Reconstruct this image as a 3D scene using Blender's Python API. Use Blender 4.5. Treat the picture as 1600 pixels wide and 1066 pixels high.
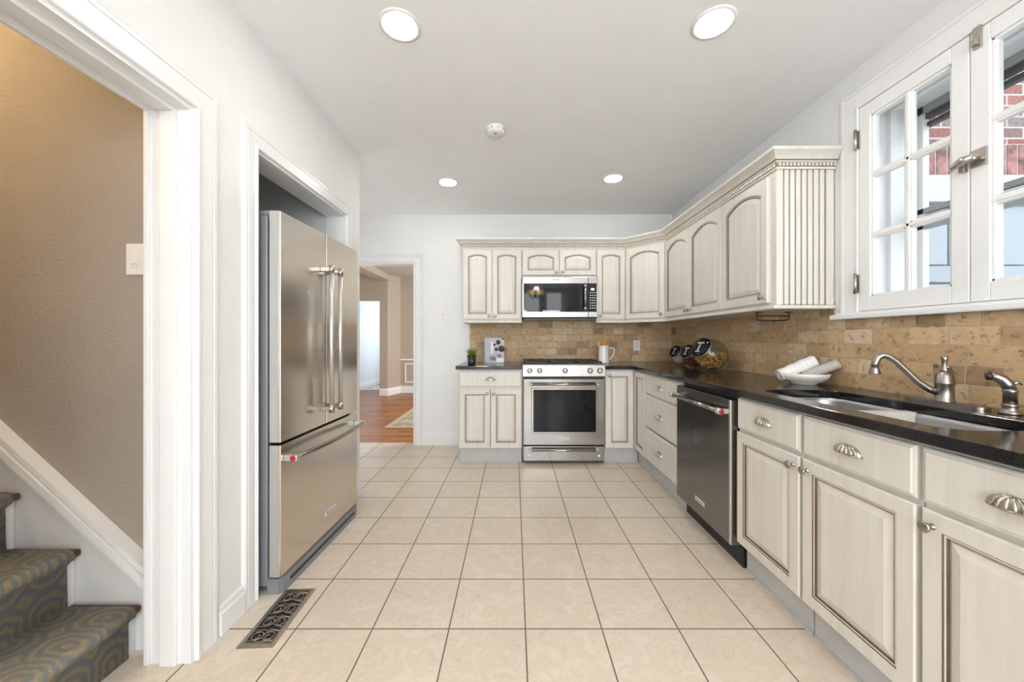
import bpy, bmesh, math, random
from math import pi, sin, cos, radians as R
from mathutils import Vector, Matrix
random.seed(7)
for o in list(bpy.data.objects): bpy.data.objects.remove(o)
S = bpy.context.scene
C = S.collection
# ------------------------------------------------------------ camera, world, light, exposure
CH = 1.16
cd = bpy.data.cameras.new('camera'); cam = bpy.data.objects.new('camera', cd); C.objects.link(cam)
cam.location = (0, 0, CH); cam.rotation_euler = (pi/2, 0, 0)
cd.sensor_width = 36; cd.lens = 576*36/1600; cd.clip_start = .03
cd.shift_x = -3/1600; cd.shift_y = -3/1600
S.camera = cam
vs = S.view_settings
vs.view_transform = 'Standard'; vs.look = 'None'; vs.gamma = 1; vs.use_curve_mapping = False
vs.exposure = 0.54
W = bpy.data.worlds.new('world'); S.world = W; W.use_nodes = True
bg = W.node_tree.nodes['Background']; bg.inputs[0].default_value = (.88, .94, 1, 1); bg.inputs[1].default_value = 2.0
def area(name, loc, rot, sx, sy, power, col=(1, 1, 1), spread=pi):
    l = bpy.data.lights.new(name, 'AREA'); l.shape = 'RECTANGLE'; l.size = sx; l.size_y = sy
    l.energy = power; l.color = col; l.spread = spread
    o = bpy.data.objects.new(name, l); C.objects.link(o); o.location = loc; o.rotation_euler = rot
    return o
ZC = 2.53            # ceiling
XR, XL, YB = 1.737, -1.155, 4.05
# area lamps added in place of daylight; none of them is in view
for wx in (-.72, -.12, .48, 1.08):
    area('fill_behind_camera', (wx, -2.67, 1.45), (pi/2, 0, 0), .40, 1.9, 15.5, (.86, .93, 1))  # added lamp strips, narrow so the steel reflects vertical streaks
area('fill_side_room', (-2.55, 3.4, 1.5), (pi/2, 0, -pi/2), 1.0, 1.4, 5, (.95, .98, 1))  # added fill for the far floor and back wall; no window here
area('fill_dining_room', (.9, 6.2, 1.5), (pi/2, 0, pi/2), 2.2, 1.6, 55, (1, .97, .92))  # added lamp lighting the dining room from an unseen side
area('daylight_front_room', (-2.0, 9.0, 1.6), (pi/2, 0, pi/2), .9, 1.6, 21, (.85, .93, 1))
sl = bpy.data.lights.new('hall_bulb', 'POINT'); sl.energy = 20; sl.color = (1, .70, .36); sl.shadow_soft_size = .08
so = bpy.data.objects.new('hall_bulb', sl); C.objects.link(so); so.location = (-2.3, .9, 2.5)
DOWNLIGHT = 115.0

# ------------------------------------------------------------ materials
MATS = {}
def newmat(name):
    m = bpy.data.materials.new(name); m.use_nodes = True; MATS[name] = m
    nt = m.node_tree; return m, nt, nt.nodes['Principled BSDF']
def N(nt, t, **kw):
    n = nt.nodes.new(t)
    for k, v in kw.items():
        if k in n.inputs: n.inputs[k].default_value = v
        else: setattr(n, k, v)
    return n
def coords(nt, swz=None, off=(0, 0, 0), scale=(1, 1, 1), kind='Object'):
    tc = N(nt, 'ShaderNodeTexCoord'); out = tc.outputs[kind]
    if swz:
        s = N(nt, 'ShaderNodeSeparateXYZ'); nt.links.new(out, s.inputs[0])
        c = N(nt, 'ShaderNodeCombineXYZ')
        for i, a in enumerate(swz):
            if a in 'XYZ': nt.links.new(s.outputs[a], c.inputs[i])
        out = c.outputs[0]
    mp = N(nt, 'ShaderNodeMapping'); mp.inputs['Location'].default_value = off; mp.inputs['Scale'].default_value = scale
    nt.links.new(out, mp.inputs[0]); return mp.outputs[0]
def ramp(nt, fac, stops):
    r = N(nt, 'ShaderNodeValToRGB'); el = r.color_ramp.elements
    while len(el) > 1: el.remove(el[-1])
    el[0].position = stops[0][0]; el[0].color = (*stops[0][1], 1)
    for p, c in stops[1:]:
        e = el.new(p); e.color = (*c, 1)
    nt.links.new(fac, r.inputs[0]); return r.outputs[0]
def mixc(nt, fac, a, b, mode='MIX'):
    m = N(nt, 'ShaderNodeMix', data_type='RGBA', blend_type=mode)
    if isinstance(fac, float): m.inputs[0].default_value = fac
    else: nt.links.new(fac, m.inputs[0])
    for i, v in ((6, a), (7, b)):
        if isinstance(v, tuple): m.inputs[i].default_value = (*v, 1)
        else: nt.links.new(v, m.inputs[i])
    return m.outputs[2]
def bump(nt, bs, h, strength, dist=.01):
    b = N(nt, 'ShaderNodeBump'); b.inputs['Strength'].default_value = strength; b.inputs['Distance'].default_value = dist
    nt.links.new(h, b.inputs['Height']); nt.links.new(b.outputs[0], bs.inputs['Normal'])
def noise(nt, vec, scale, detail=3, rough=.5):
    n = N(nt, 'ShaderNodeTexNoise'); n.inputs['Scale'].default_value = scale
    n.inputs['Detail'].default_value = detail; n.inputs['Roughness'].default_value = rough
    nt.links.new(vec, n.inputs['Vector']); return n.outputs['Fac']
def simple(name, col, rough=.5, metal=0, var=.06, nscale=8, bmp=0, bscale=200, spec=None, coat=0):
    m, nt, bs = newmat(name)
    v = coords(nt); f = noise(nt, v, nscale, 4)
    lo = tuple(c*(1-var) for c in col); hi = tuple(min(1, c*(1+var)) for c in col)
    nt.links.new(ramp(nt, f, [(.3, lo), (.7, hi)]), bs.inputs['Base Color'])
    bs.inputs['Roughness'].default_value = rough; bs.inputs['Metallic'].default_value = metal
    if spec is not None: bs.inputs['Specular IOR Level'].default_value = spec
    if coat: bs.inputs['Coat Weight'].default_value = coat
    if bmp: bump(nt, bs, noise(nt, v, bscale, 3), bmp, .002)
    return m
def emis(name, col, s):
    m, nt, bs = newmat(name); bs.inputs['Base Color'].default_value = (*col, 1)
    bs.inputs['Emission Color'].default_value = (*col, 1); bs.inputs['Emission Strength'].default_value = s; return m
simple('wall_paint', (.81, .81, .80), .6, var=.01, bmp=.08, bscale=60)
simple('ceiling_paint', (.90, .905, .915), .75, var=.01, bmp=.03, bscale=60)
simple('trim_paint', (.83, .83, .825), .28, var=.012, bmp=.05, bscale=12)
simple('hall_paint', (.37, .325, .28), .7, var=.05, nscale=2)
simple('dining_paint', (.46, .39, .32), .75, var=.02, nscale=2)
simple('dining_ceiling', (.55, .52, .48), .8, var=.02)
simple('front_paint', (.70, .74, .78), .8, var=.01)
simple('alcove_paint', (.80, .80, .80), .75, var=.02)
simple('glaze', (.105, .066, .042), .5, var=.3, nscale=40)
simple('mid_glaze', (.25, .18, .125), .5, var=.2, nscale=60)
simple('soft_glaze', (.42, .35, .28), .5, var=.15, nscale=60)
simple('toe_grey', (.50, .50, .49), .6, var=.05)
simple('dark_gap', (.03, .028, .026), .8)
simple('nickel', (.50, .46, .41), .28, 1, var=.05)
simple('bronze', (.075, .055, .045), .4, .8, var=.1)
simple('black_gloss', (.006, .006, .007), .04, var=.1, spec=.22)
simple('black_matte', (.012, .012, .012), .5, var=.1)
simple('iron', (.03, .03, .03), .45, .3, var=.1, bmp=.3)
simple('white_plastic', (.82, .81, .78), .3, var=.01)
simple('grey_plastic', (.23, .235, .25), .42, .2, var=.03)
simple('light_steel', (.58, .58, .57), .35, .8, var=.02)
simple('ceramic', (.80, .78, .73), .15, var=.02, coat=.4)
simple('red_enamel', (.45, .012, .02), .2, var=.05)
simple('wood_tool', (.46, .22, .07), .5, var=.25, nscale=30)
simple('towel_white', (.80, .79, .77), .95, var=.05, bmp=.7, bscale=260)
simple('towel_grey', (.47, .44, .41), .95, var=.15, nscale=90, bmp=.7, bscale=260)
simple('pot_black', (.014, .014, .016), .3)
simple('soil', (.05, .035, .02), .9, var=.3, nscale=90)
simple('oak_edge', (.10, .038, .018), .35, var=.3, nscale=30)
simple('rug_border', (.50, .44, .33), .95, var=.1, nscale=60)
simple('paper', (.50, .49, .53), .5, var=.12, nscale=25)
simple('paper_white', (.85, .85, .83), .5, var=.02)
simple('paper_brown', (.055, .038, .035), .5, var=.4, nscale=60)
simple('paper_grey', (.22, .19, .19), .5, var=.3, nscale=60)
simple('flour', (.74, .58, .42), .9, var=.06, nscale=50)
simple('berry', (.30, .050, .022), .5, var=.5, nscale=90)
simple('pasta', (.62, .33, .09), .6, var=.25, nscale=70)
simple('register_metal', (.32, .27, .215), .38, .85, var=.12, nscale=30)
simple('stone_band', (.55, .55, .54), .6, var=.03)
simple('storm_grey', (.36, .37, .38), .45, .3, var=.05)
simple('storm_dark', (.06, .055, .05), .5, var=.05)
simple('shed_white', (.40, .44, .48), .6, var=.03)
simple('plate_text', (.12, .12, .12), .5)
simple('ground_grey', (.35, .35, .33), .9, var=.2)
emis('lamp_glow', (1, .965, .92), DOWNLIGHT)
emis('bulb_glow', (1, .70, .30), 6)
emis('display', (.55, .75, .85), .8)

simple('faucet_nickel', (.34, .31, .285), .30, 1, var=.08)
simple('oven_glass', (.004, .005, .006), .01, var=.1, spec=.24)
def mat_cab():
    m, nt, bs = newmat('cabinet_cream')
    v = coords(nt, scale=(22, 22, 1.6)); f = noise(nt, v, 1.3, 4, .6)
    v2 = coords(nt); g = noise(nt, v2, 2.5, 2)
    a = ramp(nt, f, [(.28, (.665, .63, .565)), (.62, (.735, .705, .645))])
    b = ramp(nt, g, [(.35, (.965, .955, .94)), (.65, (1, 1, 1))])
    nt.links.new(mixc(nt, 1.0, a, b, 'MULTIPLY'), bs.inputs['Base Color'])
    bs.inputs['Roughness'].default_value = .36
    bump(nt, bs, f, .05, .002)
mat_cab()
def mat_steel(name, col, swz, r0=.22, r1=.36, s=(1, 1, 1)):
    m, nt, bs = newmat(name)
    v = coords(nt, scale=s); f = noise(nt, v, 1.0, 5, .7)
    g = noise(nt, coords(nt), 2.2, 2)
    lo = tuple(c*.93 for c in col)
    nt.links.new(ramp(nt, f, [(.35, lo), (.65, col)]), bs.inputs['Base Color'])
    nt.links.new(ramp(nt, g, [(.3, (r0,)*3), (.7, (r1,)*3)]), bs.inputs['Roughness'])
    bs.inputs['Metallic'].default_value = 1
    b = N(nt, 'ShaderNodeBump'); b.inputs['Strength'].default_value = .03; b.inputs['Distance'].default_value = .001
    nt.links.new(f, b.inputs['Height'])
    b2 = N(nt, 'ShaderNodeBump'); b2.inputs['Strength'].default_value = .12; b2.inputs['Distance'].default_value = .02
    nt.links.new(g, b2.inputs['Height']); nt.links.new(b.outputs[0], b2.inputs['Normal'])
    nt.links.new(b2.outputs[0], bs.inputs['Normal'])
mat_steel('steel', (.37, .355, .34), None, .14, .24, s=(4, 4, 400))
mat_steel('fridge_steel', (.76, .70, .63), None, .16, .30, s=(300, 300, 3))
mat_steel('dishwasher_steel', (.27, .26, .25), None, .20, .30, s=(3, 3, 400))
mat_steel('sink_steel', (.42, .42, .43), None, .26, .36, s=(200, 8, 8))

def mat_tile():
    m, nt, bs = newmat('floor_tile')
    P = .306
    v = coords(nt, off=(-.046+P*20, -1.475+P*20, 0))
    b = N(nt, 'ShaderNodeTexBrick'); nt.links.new(v, b.inputs['Vector'])
    b.offset = 0; b.squash = 1; b.inputs['Scale'].default_value = 1
    b.inputs['Color1'].default_value = (0, 0, 0, 1); b.inputs['Color2'].default_value = (1, 1, 1, 1); b.inputs['Mortar'].default_value = (.5, .5, .5, 1)
    b.inputs['Mortar Size'].default_value = .0030; b.inputs['Mortar Smooth'].default_value = .15; b.inputs['Bias'].default_value = 0
    b.inputs['Brick Width'].default_value = P; b.inputs['Row Height'].default_value = P
    # per tile shift of the marbling
    vv = N(nt, 'ShaderNodeVectorMath', operation='SCALE'); nt.links.new(b.outputs['Color'], vv.inputs[0]); vv.inputs['Scale'].default_value = 37
    va = N(nt, 'ShaderNodeVectorMath', operation='ADD'); nt.links.new(v, va.inputs[0]); nt.links.new(vv.outputs[0], va.inputs[1])
    n1 = N(nt, 'ShaderNodeTexNoise'); nt.links.new(va.outputs[0], n1.inputs['Vector'])
    n1.inputs['Scale'].default_value = 11; n1.inputs['Detail'].default_value = 7; n1.inputs['Roughness'].default_value = .6; n1.inputs['Distortion'].default_value = 1.1
    base = ramp(nt, n1.outputs['Fac'], [(.30, (.62, .52, .41)), (.44, (.71, .62, .51)), (.50, (.66, .565, .46)), (.56, (.72, .63, .52)), (.8, (.74, .65, .545))])
    tint = ramp(nt, b.outputs['Color'], [(0, (.95, .94, .93)), (1, (1, 1, 1))])
    base = mixc(nt, 1.0, base, tint, 'MULTIPLY')
    col = mixc(nt, b.outputs['Fac'], base, (.16, .115, .085))
    nt.links.new(col, bs.inputs['Base Color'])
    nt.links.new(ramp(nt, b.outputs['Fac'], [(0, (.30,)*3), (1, (.8,)*3)]), bs.inputs['Roughness'])
    inv = N(nt, 'ShaderNodeMath', operation='MULTIPLY_ADD'); nt.links.new(b.outputs['Fac'], inv.inputs[0]); inv.inputs[1].default_value = -1
    sc = N(nt, 'ShaderNodeMath', operation='MULTIPLY'); nt.links.new(n1.outputs['Fac'], sc.inputs[0]); sc.inputs[1].default_value = .25
    nt.links.new(sc.outputs[0], inv.inputs[2])
    bump(nt, bs, inv.outputs[0], .35, .003)
mat_tile()
def mat_trav(name, swz, rand=0):
    m, nt, bs = newmat(name)
    v = coords(nt, swz, off=(5+rand, -.912+.0745*20, 0))
    nz = N(nt, 'ShaderNodeTexNoise'); nt.links.new(v, nz.inputs['Vector']); nz.inputs['Scale'].default_value = 22; nz.inputs['Detail'].default_value = 2
    sb = N(nt, 'ShaderNodeVectorMath', operation='SUBTRACT'); nt.links.new(nz.outputs['Color'], sb.inputs[0]); sb.inputs[1].default_value = (.5, .5, .5)
    sc = N(nt, 'ShaderNodeVectorMath', operation='SCALE'); nt.links.new(sb.outputs[0], sc.inputs[0]); sc.inputs['Scale'].default_value = .011
    ad = N(nt, 'ShaderNodeVectorMath', operation='ADD'); nt.links.new(v, ad.inputs[0]); nt.links.new(sc.outputs[0], ad.inputs[1])
    b = N(nt, 'ShaderNodeTexBrick'); nt.links.new(ad.outputs[0], b.inputs['Vector'])
    b.offset = .42; b.offset_frequency = 2; b.squash = .72; b.squash_frequency = 3; b.inputs['Scale'].default_value = 1
    b.inputs['Color1'].default_value = (0, 0, 0, 1); b.inputs['Color2'].default_value = (1, 1, 1, 1); b.inputs['Mortar'].default_value = (.5, .5, .5, 1)
    b.inputs['Mortar Size'].default_value = .0028; b.inputs['Mortar Smooth'].default_value = .35; b.inputs['Bias'].default_value = 0
    b.inputs['Brick Width'].default_value = .155; b.inputs['Row Height'].default_value = .0745
    c = ramp(nt, b.outputs['Color'], [(0, (.30, .20, .115)), (.25, (.56, .39, .215)), (.45, (.47, .31, .17)), (.65, (.62, .45, .265)), (.85, (.53, .36, .19)), (1, (.66, .53, .37))])
    n2 = noise(nt, v, 30, 8, .7)
    c2 = ramp(nt, n2, [(.30, (.55, .48, .42)), (.44, (.94, .92, .90)), (.7, (1.15, 1.15, 1.13))])
    c = mixc(nt, 1.0, c, c2, 'MULTIPLY')
    c = mixc(nt, b.outputs['Fac'], c, (.56, .42, .27))
    nt.links.new(c, bs.inputs['Base Color']); bs.inputs['Roughness'].default_value = .55
    i = N(nt, 'ShaderNodeMath', operation='MULTIPLY_ADD'); nt.links.new(b.outputs['Fac'], i.inputs[0]); i.inputs[1].default_value = -1
    nt.links.new(ramp(nt, n2, [(.28, (0,)*3), (.42, (.6,)*3), (.7, (.7,)*3)]), i.inputs[2])
    bump(nt, bs, i.outputs[0], .85, .007)
mat_trav('travertine_back', 'XZ_', 0.0); mat_trav('travertine_right', 'YZ_', 3.3)
def mat_granite():
    m, nt, bs = newmat('granite')
    v = coords(nt); f = noise(nt, v, 260, 3, .7); g = noise(nt, v, 6, 4, .6)
    a = ramp(nt, f, [(.5, (.008, .008, .009)), (.62, (.022, .021, .022)), (.72, (.09, .085, .08))])
    b = ramp(nt, g, [(.35, (.7, .7, .7)), (.7, (1.3, 1.25, 1.2))])
    nt.links.new(mixc(nt, 1.0, a, b, 'MULTIPLY'), bs.inputs['Base Color'])
    bs.inputs['Roughness'].default_value = .12
    bump(nt, bs, noise(nt, v, 25, 3), .06, .002)
mat_granite()
def mat_wood():
    m, nt, bs = newmat('wood_floor')
    v = coords(nt, 'XY_'.replace('_', '_'), off=(20, 20, 0))
    b = N(nt, 'ShaderNodeTexBrick'); 
    nt.links.new(v, b.inputs['Vector']); b.offset = .37; b.inputs['Scale'].default_value = 1
    b.inputs['Color1'].default_value = (0, 0, 0, 1); b.inputs['Color2'].default_value = (1, 1, 1, 1)
    b.inputs['Mortar Size'].default_value = .001; b.inputs['Brick Width'].default_value = .9; b.inputs['Row Height'].default_value = .06
    f = noise(nt, coords(nt, scale=(4, 40, 1)), 1.5, 5, .6)
    c = ramp(nt, b.outputs['Color'], [(0, (.23, .075, .014)), (.5, (.36, .125, .024)), (1, (.48, .19, .045))])
    c = mixc(nt, 1.0, c, ramp(nt, f, [(.3, (.65, .6, .55)), (.7, (1.1, 1.1, 1.1))]), 'MULTIPLY')
    c = mixc(nt, b.outputs['Fac'], c, (.05, .02, .01))
    nt.links.new(c, bs.inputs['Base Color']); bs.inputs['Roughness'].default_value = .36
mat_wood()
def mat_brick():
    m, nt, bs = newmat('brick_red')
    v = coords(nt, 'XZ_', off=(0, .035, 0))
    b = N(nt, 'ShaderNodeTexBrick'); nt.links.new(v, b.inputs['Vector']); b.inputs['Scale'].default_value = 1
    b.inputs['Color1'].default_value = (0, 0, 0, 1); b.inputs['Color2'].default_value = (1, 1, 1, 1)
    b.inputs['Mortar Size'].default_value = .0055; b.inputs['Brick Width'].default_value = .205; b.inputs['Row Height'].default_value = .068
    f = noise(nt, v, 120, 4, .8)
    c = ramp(nt, b.outputs['Color'], [(0, (.34, .14, .12)), (.4, (.42, .19, .16)), (.7, (.28, .17, .16)), (1, (.30, .27, .26))])
    c = mixc(nt, 1.0, c, ramp(nt, f, [(.40, (.35, .33, .33)), (.58, (1.2, 1.2, 1.2))]), 'MULTIPLY')
    c = mixc(nt, b.outputs['Fac'], c, (.50, .47, .44))
    nt.links.new(c, bs.inputs['Base Color']); bs.inputs['Roughness'].default_value = .85
    bump(nt, bs, f, .4, .004)
mat_brick()
def mat_hallbump():
    for nm, sc, st in (('hall_paint', 105, .30), ('dining_paint', 60, .2)):
        m = MATS[nm]; nt = m.node_tree; bs = nt.nodes['Principled BSDF']
        n = N(nt, 'ShaderNodeTexNoise'); nt.links.new(coords(nt), n.inputs['Vector']); n.inputs['Scale'].default_value = sc; n.inputs['Detail'].default_value = 2
        bump(nt, bs, ramp(nt, n.outputs['Fac'], [(.42, (0,)*3), (.66, (1,)*3)]), st, .0035)
mat_hallbump()
def mat_carpet():
    m, nt, bs = newmat('stair_carpet')
    tc = N(nt, 'ShaderNodeTexCoord'); uv = tc.outputs['UV']
    nz = N(nt, 'ShaderNodeTexNoise'); nt.links.new(uv, nz.inputs['Vector']); nz.inputs['Scale'].default_value = 30
    ds = N(nt, 'ShaderNodeVectorMath', operation='SCALE'); nt.links.new(nz.outputs['Color'], ds.inputs[0]); ds.inputs['Scale'].default_value = .022
    ad = N(nt, 'ShaderNodeVectorMath', operation='ADD'); nt.links.new(uv, ad.inputs[0]); nt.links.new(ds.outputs[0], ad.inputs[1])
    md = N(nt, 'ShaderNodeVectorMath', operation='MODULO')
    off = N(nt, 'ShaderNodeVectorMath', operation='ADD'); nt.links.new(ad.outputs[0], off.inputs[0]); off.inputs[1].default_value = (5.02, 5.05, 0)
    nt.links.new(off.outputs[0], md.inputs[0]); md.inputs[1].default_value = (.118, .2075, 1)
    s1 = N(nt, 'ShaderNodeVectorMath', operation='SUBTRACT'); nt.links.new(md.outputs[0], s1.inputs[0]); s1.inputs[1].default_value = (.059, .10375, 0)
    ab = N(nt, 'ShaderNodeVectorMath', operation='ABSOLUTE'); nt.links.new(s1.outputs[0], ab.inputs[0])
    sp = N(nt, 'ShaderNodeSeparateXYZ'); nt.links.new(ab.outputs[0], sp.inputs[0])
    sx = N(nt, 'ShaderNodeMath', operation='MULTIPLY'); nt.links.new(sp.outputs[0], sx.inputs[0]); sx.inputs[1].default_value = 1.7
    q = N(nt, 'ShaderNodeMath', operation='ADD'); nt.links.new(sp.outputs[0], q.inputs[0]); nt.links.new(sp.outputs[1], q.inputs[1])
    q2 = N(nt, 'ShaderNodeMath', operation='MULTIPLY'); nt.links.new(q.outputs[0], q2.inputs[0]); q2.inputs[1].default_value = .80
    mx = N(nt, 'ShaderNodeMath', operation='MAXIMUM'); nt.links.new(sx.outputs[0], mx.inputs[0]); nt.links.new(sp.outputs[1], mx.inputs[1])
    m2 = N(nt, 'ShaderNodeMath', operation='MAXIMUM'); nt.links.new(mx.outputs[0], m2.inputs[0]); nt.links.new(q2.outputs[0], m2.inputs[1])
    fr = N(nt, 'ShaderNodeMath', operation='MULTIPLY'); nt.links.new(m2.outputs[0], fr.inputs[0]); fr.inputs[1].default_value = 2*pi/.036
    sn = N(nt, 'ShaderNodeMath', operation='SINE'); nt.links.new(fr.outputs[0], sn.inputs[0])
    n2 = noise(nt, uv, 160, 4, .8)
    a2 = N(nt, 'ShaderNodeMath', operation='MULTIPLY_ADD'); nt.links.new(n2, a2.inputs[0]); a2.inputs[1].default_value = 1.3; sm_ = N(nt, 'ShaderNodeMath', operation='MULTIPLY_ADD'); nt.links.new(sn.outputs[0], sm_.inputs[0]); sm_.inputs[1].default_value = .42; sm_.inputs[2].default_value = -.15; nt.links.new(sm_.outputs[0], a2.inputs[2])
    col = ramp(nt, a2.outputs[0], [(.15, (.25, .275, .285)), (.55, (.32, .31, .27)), (.95, (.47, .37, .225))])
    n3 = noise(nt, uv, 500, 2)
    col = mixc(nt, 1.0, col, ramp(nt, n3, [(.3, (.75, .75, .75)), (.7, (1.3, 1.3, 1.3))]), 'MULTIPLY')
    nt.links.new(col, bs.inputs['Base Color']); bs.inputs['Roughness'].default_value = .95
    bump(nt, bs, n3, .8, .004)
mat_carpet()
def mat_rug(name, cols, sc):
    m, nt, bs = newmat(name)
    vo = N(nt, 'ShaderNodeTexVoronoi'); nt.links.new(coords(nt), vo.inputs['Vector']); vo.inputs['Scale'].default_value = sc
    nt.links.new(ramp(nt, vo.outputs['Distance'], [(i/(len(cols)-.5)*.8, c) for i, c in enumerate(cols)]), bs.inputs['Base Color'])
    bs.inputs['Roughness'].default_value = .95
mat_rug('rug_field', [(.10, .10, .10), (.42, .34, .22), (.30, .28, .22), (.50, .45, .34)], 9)
mat_rug('rug_far', [(.20, .22, .26), (.55, .55, .53)], 9)
def mat_glass(name, tint, refl=.12):
    m, nt, bs = newmat(name)
    out = nt.nodes['Material Output']
    tr = N(nt, 'ShaderNodeBsdfTransparent'); tr.inputs[0].default_value = (*tint, 1)
    gl = N(nt, 'ShaderNodeBsdfGlossy'); gl.inputs['Roughness'].default_value = .02
    lw = N(nt, 'ShaderNodeLayerWeight'); lw.inputs['Blend'].default_value = .5
    pw = N(nt, 'ShaderNodeMath', operation='POWER'); nt.links.new(lw.outputs['Facing'], pw.inputs[0]); pw.inputs[1].default_value = 5
    fr = N(nt, 'ShaderNodeMath', operation='MULTIPLY_ADD'); nt.links.new(pw.outputs[0], fr.inputs[0]); fr.inputs[1].default_value = .9; fr.inputs[2].default_value = refl
    mx = N(nt, 'ShaderNodeMixShader'); nt.links.new(fr.outputs[0], mx.inputs[0])
    nt.links.new(tr.outputs[0], mx.inputs[1]); nt.links.new(gl.outputs[0], mx.inputs[2]); nt.links.new(mx.outputs[0], out.inputs[0])
mat_glass('pane_glass', (.97, .98, .98), .02); mat_glass('jar_glass', (.80, .82, .80), .05)
def mat_leaf():
    m, nt, bs = newmat('leaf')
    s = N(nt, 'ShaderNodeSeparateXYZ'); tc = N(nt, 'ShaderNodeTexCoord'); nt.links.new(tc.outputs['Generated'], s.inputs[0])
    nt.links.new(ramp(nt, s.outputs['Z'], [(0, (.05, .12, .015)), (.5, (.16, .27, .03)), (1, (.50, .45, .10))]), bs.inputs['Base Color'])
    bs.inputs['Roughness'].default_value = .5
mat_leaf()

# ------------------------------------------------------------ mesh helpers
class MB:
    def __init__(s): s.bm = bmesh.new(); s.mats = []
    def mi(s, m):
        if m not in s.mats: s.mats.append(m)
        return s.mats.index(m)
    def add(s, vs, fs, m, smooth=False):
        i = s.mi(m); v = [s.bm.verts.new(p) for p in vs]
        for f in fs:
            if len(set(f)) < 3: continue
            try:
                fc = s.bm.faces.new([v[k] for k in f]); fc.material_index = i; fc.smooth = smooth
            except ValueError: pass
        return v
    def box(s, x0, x1, y0, y1, z0, z1, m, bev=0, seg=2):
        if x0 > x1: x0, x1 = x1, x0
        if y0 > y1: y0, y1 = y1, y0
        if z0 > z1: z0, z1 = z1, z0
        P = [(x0,y0,z0),(x1,y0,z0),(x1,y1,z0),(x0,y1,z0),(x0,y0,z1),(x1,y0,z1),(x1,y1,z1),(x0,y1,z1)]
        F = [(0,3,2,1),(4,5,6,7),(0,1,5,4),(1,2,6,5),(2,3,7,6),(3,0,4,7)]
        if not bev: s.add(P, F, m); return
        t = bmesh.new(); v = [t.verts.new(p) for p in P]
        for f in F: t.faces.new([v[k] for k in f])
        bev = min(bev, .45*min(x1-x0, y1-y0, z1-z0))
        bmesh.ops.bevel(t, geom=t.edges[:], offset=bev, segments=seg, affect='EDGES', profile=.5)
        t.verts.index_update()
        s.add([tuple(q.co) for q in t.verts], [[q.index for q in f.verts] for f in t.faces], m, False); t.free()
    def prism(s, pts, mp, h0, h1, m):
        n = len(pts)
        vs = [mp(u, v, h0) for u, v in pts]+[mp(u, v, h1) for u, v in pts]
        s.add(vs, [tuple(range(n))[::-1], tuple(range(n, 2*n))]+[(i, (i+1) % n, n+(i+1) % n, n+i) for i in range(n)], m)
    def lathe(s, prof, m, o=(0, 0, 0), axis='z', n=24, smooth=True, M=None):
        vs = []; fs = []
        for r, h in prof:
            for k in range(n):
                a = 2*pi*k/n; p = (max(r, 1e-5)*cos(a), max(r, 1e-5)*sin(a), h)
                if axis == '-y': p = (p[0], -p[2], p[1])
                if axis == '-x': p = (-p[2], p[0], p[1])
                q = Vector(p)
                if M is not None: q = M @ q
                vs.append(tuple(q+Vector(o)))
        for j in range(len(prof)-1):
            for k in range(n):
                fs.append((j*n+k, j*n+(k+1) % n, (j+1)*n+(k+1) % n, (j+1)*n+k))
        L = (len(prof)-1)*n
        fs.append(tuple(range(n))[::-1]); fs.append(tuple(range(L, L+n)))
        s.add(vs, fs, m, smooth)
    def tube(s, pts, r, m, n=10, cap=True):
        P = [Vector(p) for p in pts]; rs = r if isinstance(r, (list, tuple)) else [r]*len(P)
        vs = []; fs = []; up = None
        for i, p in enumerate(P):
            d = (P[min(i+1, len(P)-1)]-P[max(i-1, 0)]).normalized()
            if up is None:
                up = Vector((0, 0, 1)) if abs(d.z) < .9 else Vector((1, 0, 0))
            a = d.cross(up)
            if a.length < 1e-4: a = d.orthogonal()
            a.normalize(); b = a.cross(d).normalized(); up = b
            for k in range(n):
                t = 2*pi*k/n; vs.append(tuple(p+(a*cos(t)+b*sin(t))*rs[i]))
        for i in range(len(P)-1):
            for k in range(n): fs.append((i*n+k, i*n+(k+1) % n, (i+1)*n+(k+1) % n, (i+1)*n+k))
        if cap: fs.append(tuple(range(n))[::-1]); fs.append(tuple(range((len(P)-1)*n, len(P)*n)))
        s.add(vs, fs, m, True)
    def sweep(s, path, prof, mp, m, closed=False, mats=None):
        n = len(path); cols = []
        for i in range(n):
            p = Vector(path[i]); a = Vector(path[i-1]) if (i > 0 or closed) else None
            b = Vector(path[(i+1) % n]) if (i < n-1 or closed) else None
            n1 = n2 = None
            if a is not None: d = (p-a).normalized(); n1 = Vector((d.y, -d.x))
            if b is not None: d = (b-p).normalized(); n2 = Vector((d.y, -d.x))
            if n1 is None: mt = n2
            elif n2 is None: mt = n1
            else: mt = (n1+n2); mt = mt/ (mt.dot(n1))
            cols.append([mp(*(p+mt*w), h) for w, h in prof])
        k = len(prof)
        for i in range(n if closed else n-1):
            j = (i+1) % n
            for q in range(k-1):
                s.add([cols[i][q], cols[j][q], cols[j][q+1], cols[i][q+1]], [(0, 1, 2, 3)], mats[q] if mats else m)
        if not closed:
            s.add(cols[0], [tuple(range(k))], m); s.add(cols[-1], [tuple(range(k))[::-1]], m)
    def build(s, name, parent=None, recalc=True):
        bmesh.ops.remove_doubles(s.bm, verts=s.bm.verts[:], dist=1e-6)
        if recalc: bmesh.ops.recalc_face_normals(s.bm, faces=s.bm.faces[:])
        me = bpy.data.meshes.new(name); s.bm.to_mesh(me); s.bm.free()
        for m in s.mats: me.materials.append(MATS[m])
        o = bpy.data.objects.new(name, me); C.objects.link(o)
        if parent: o.parent = parent
        return o
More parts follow.
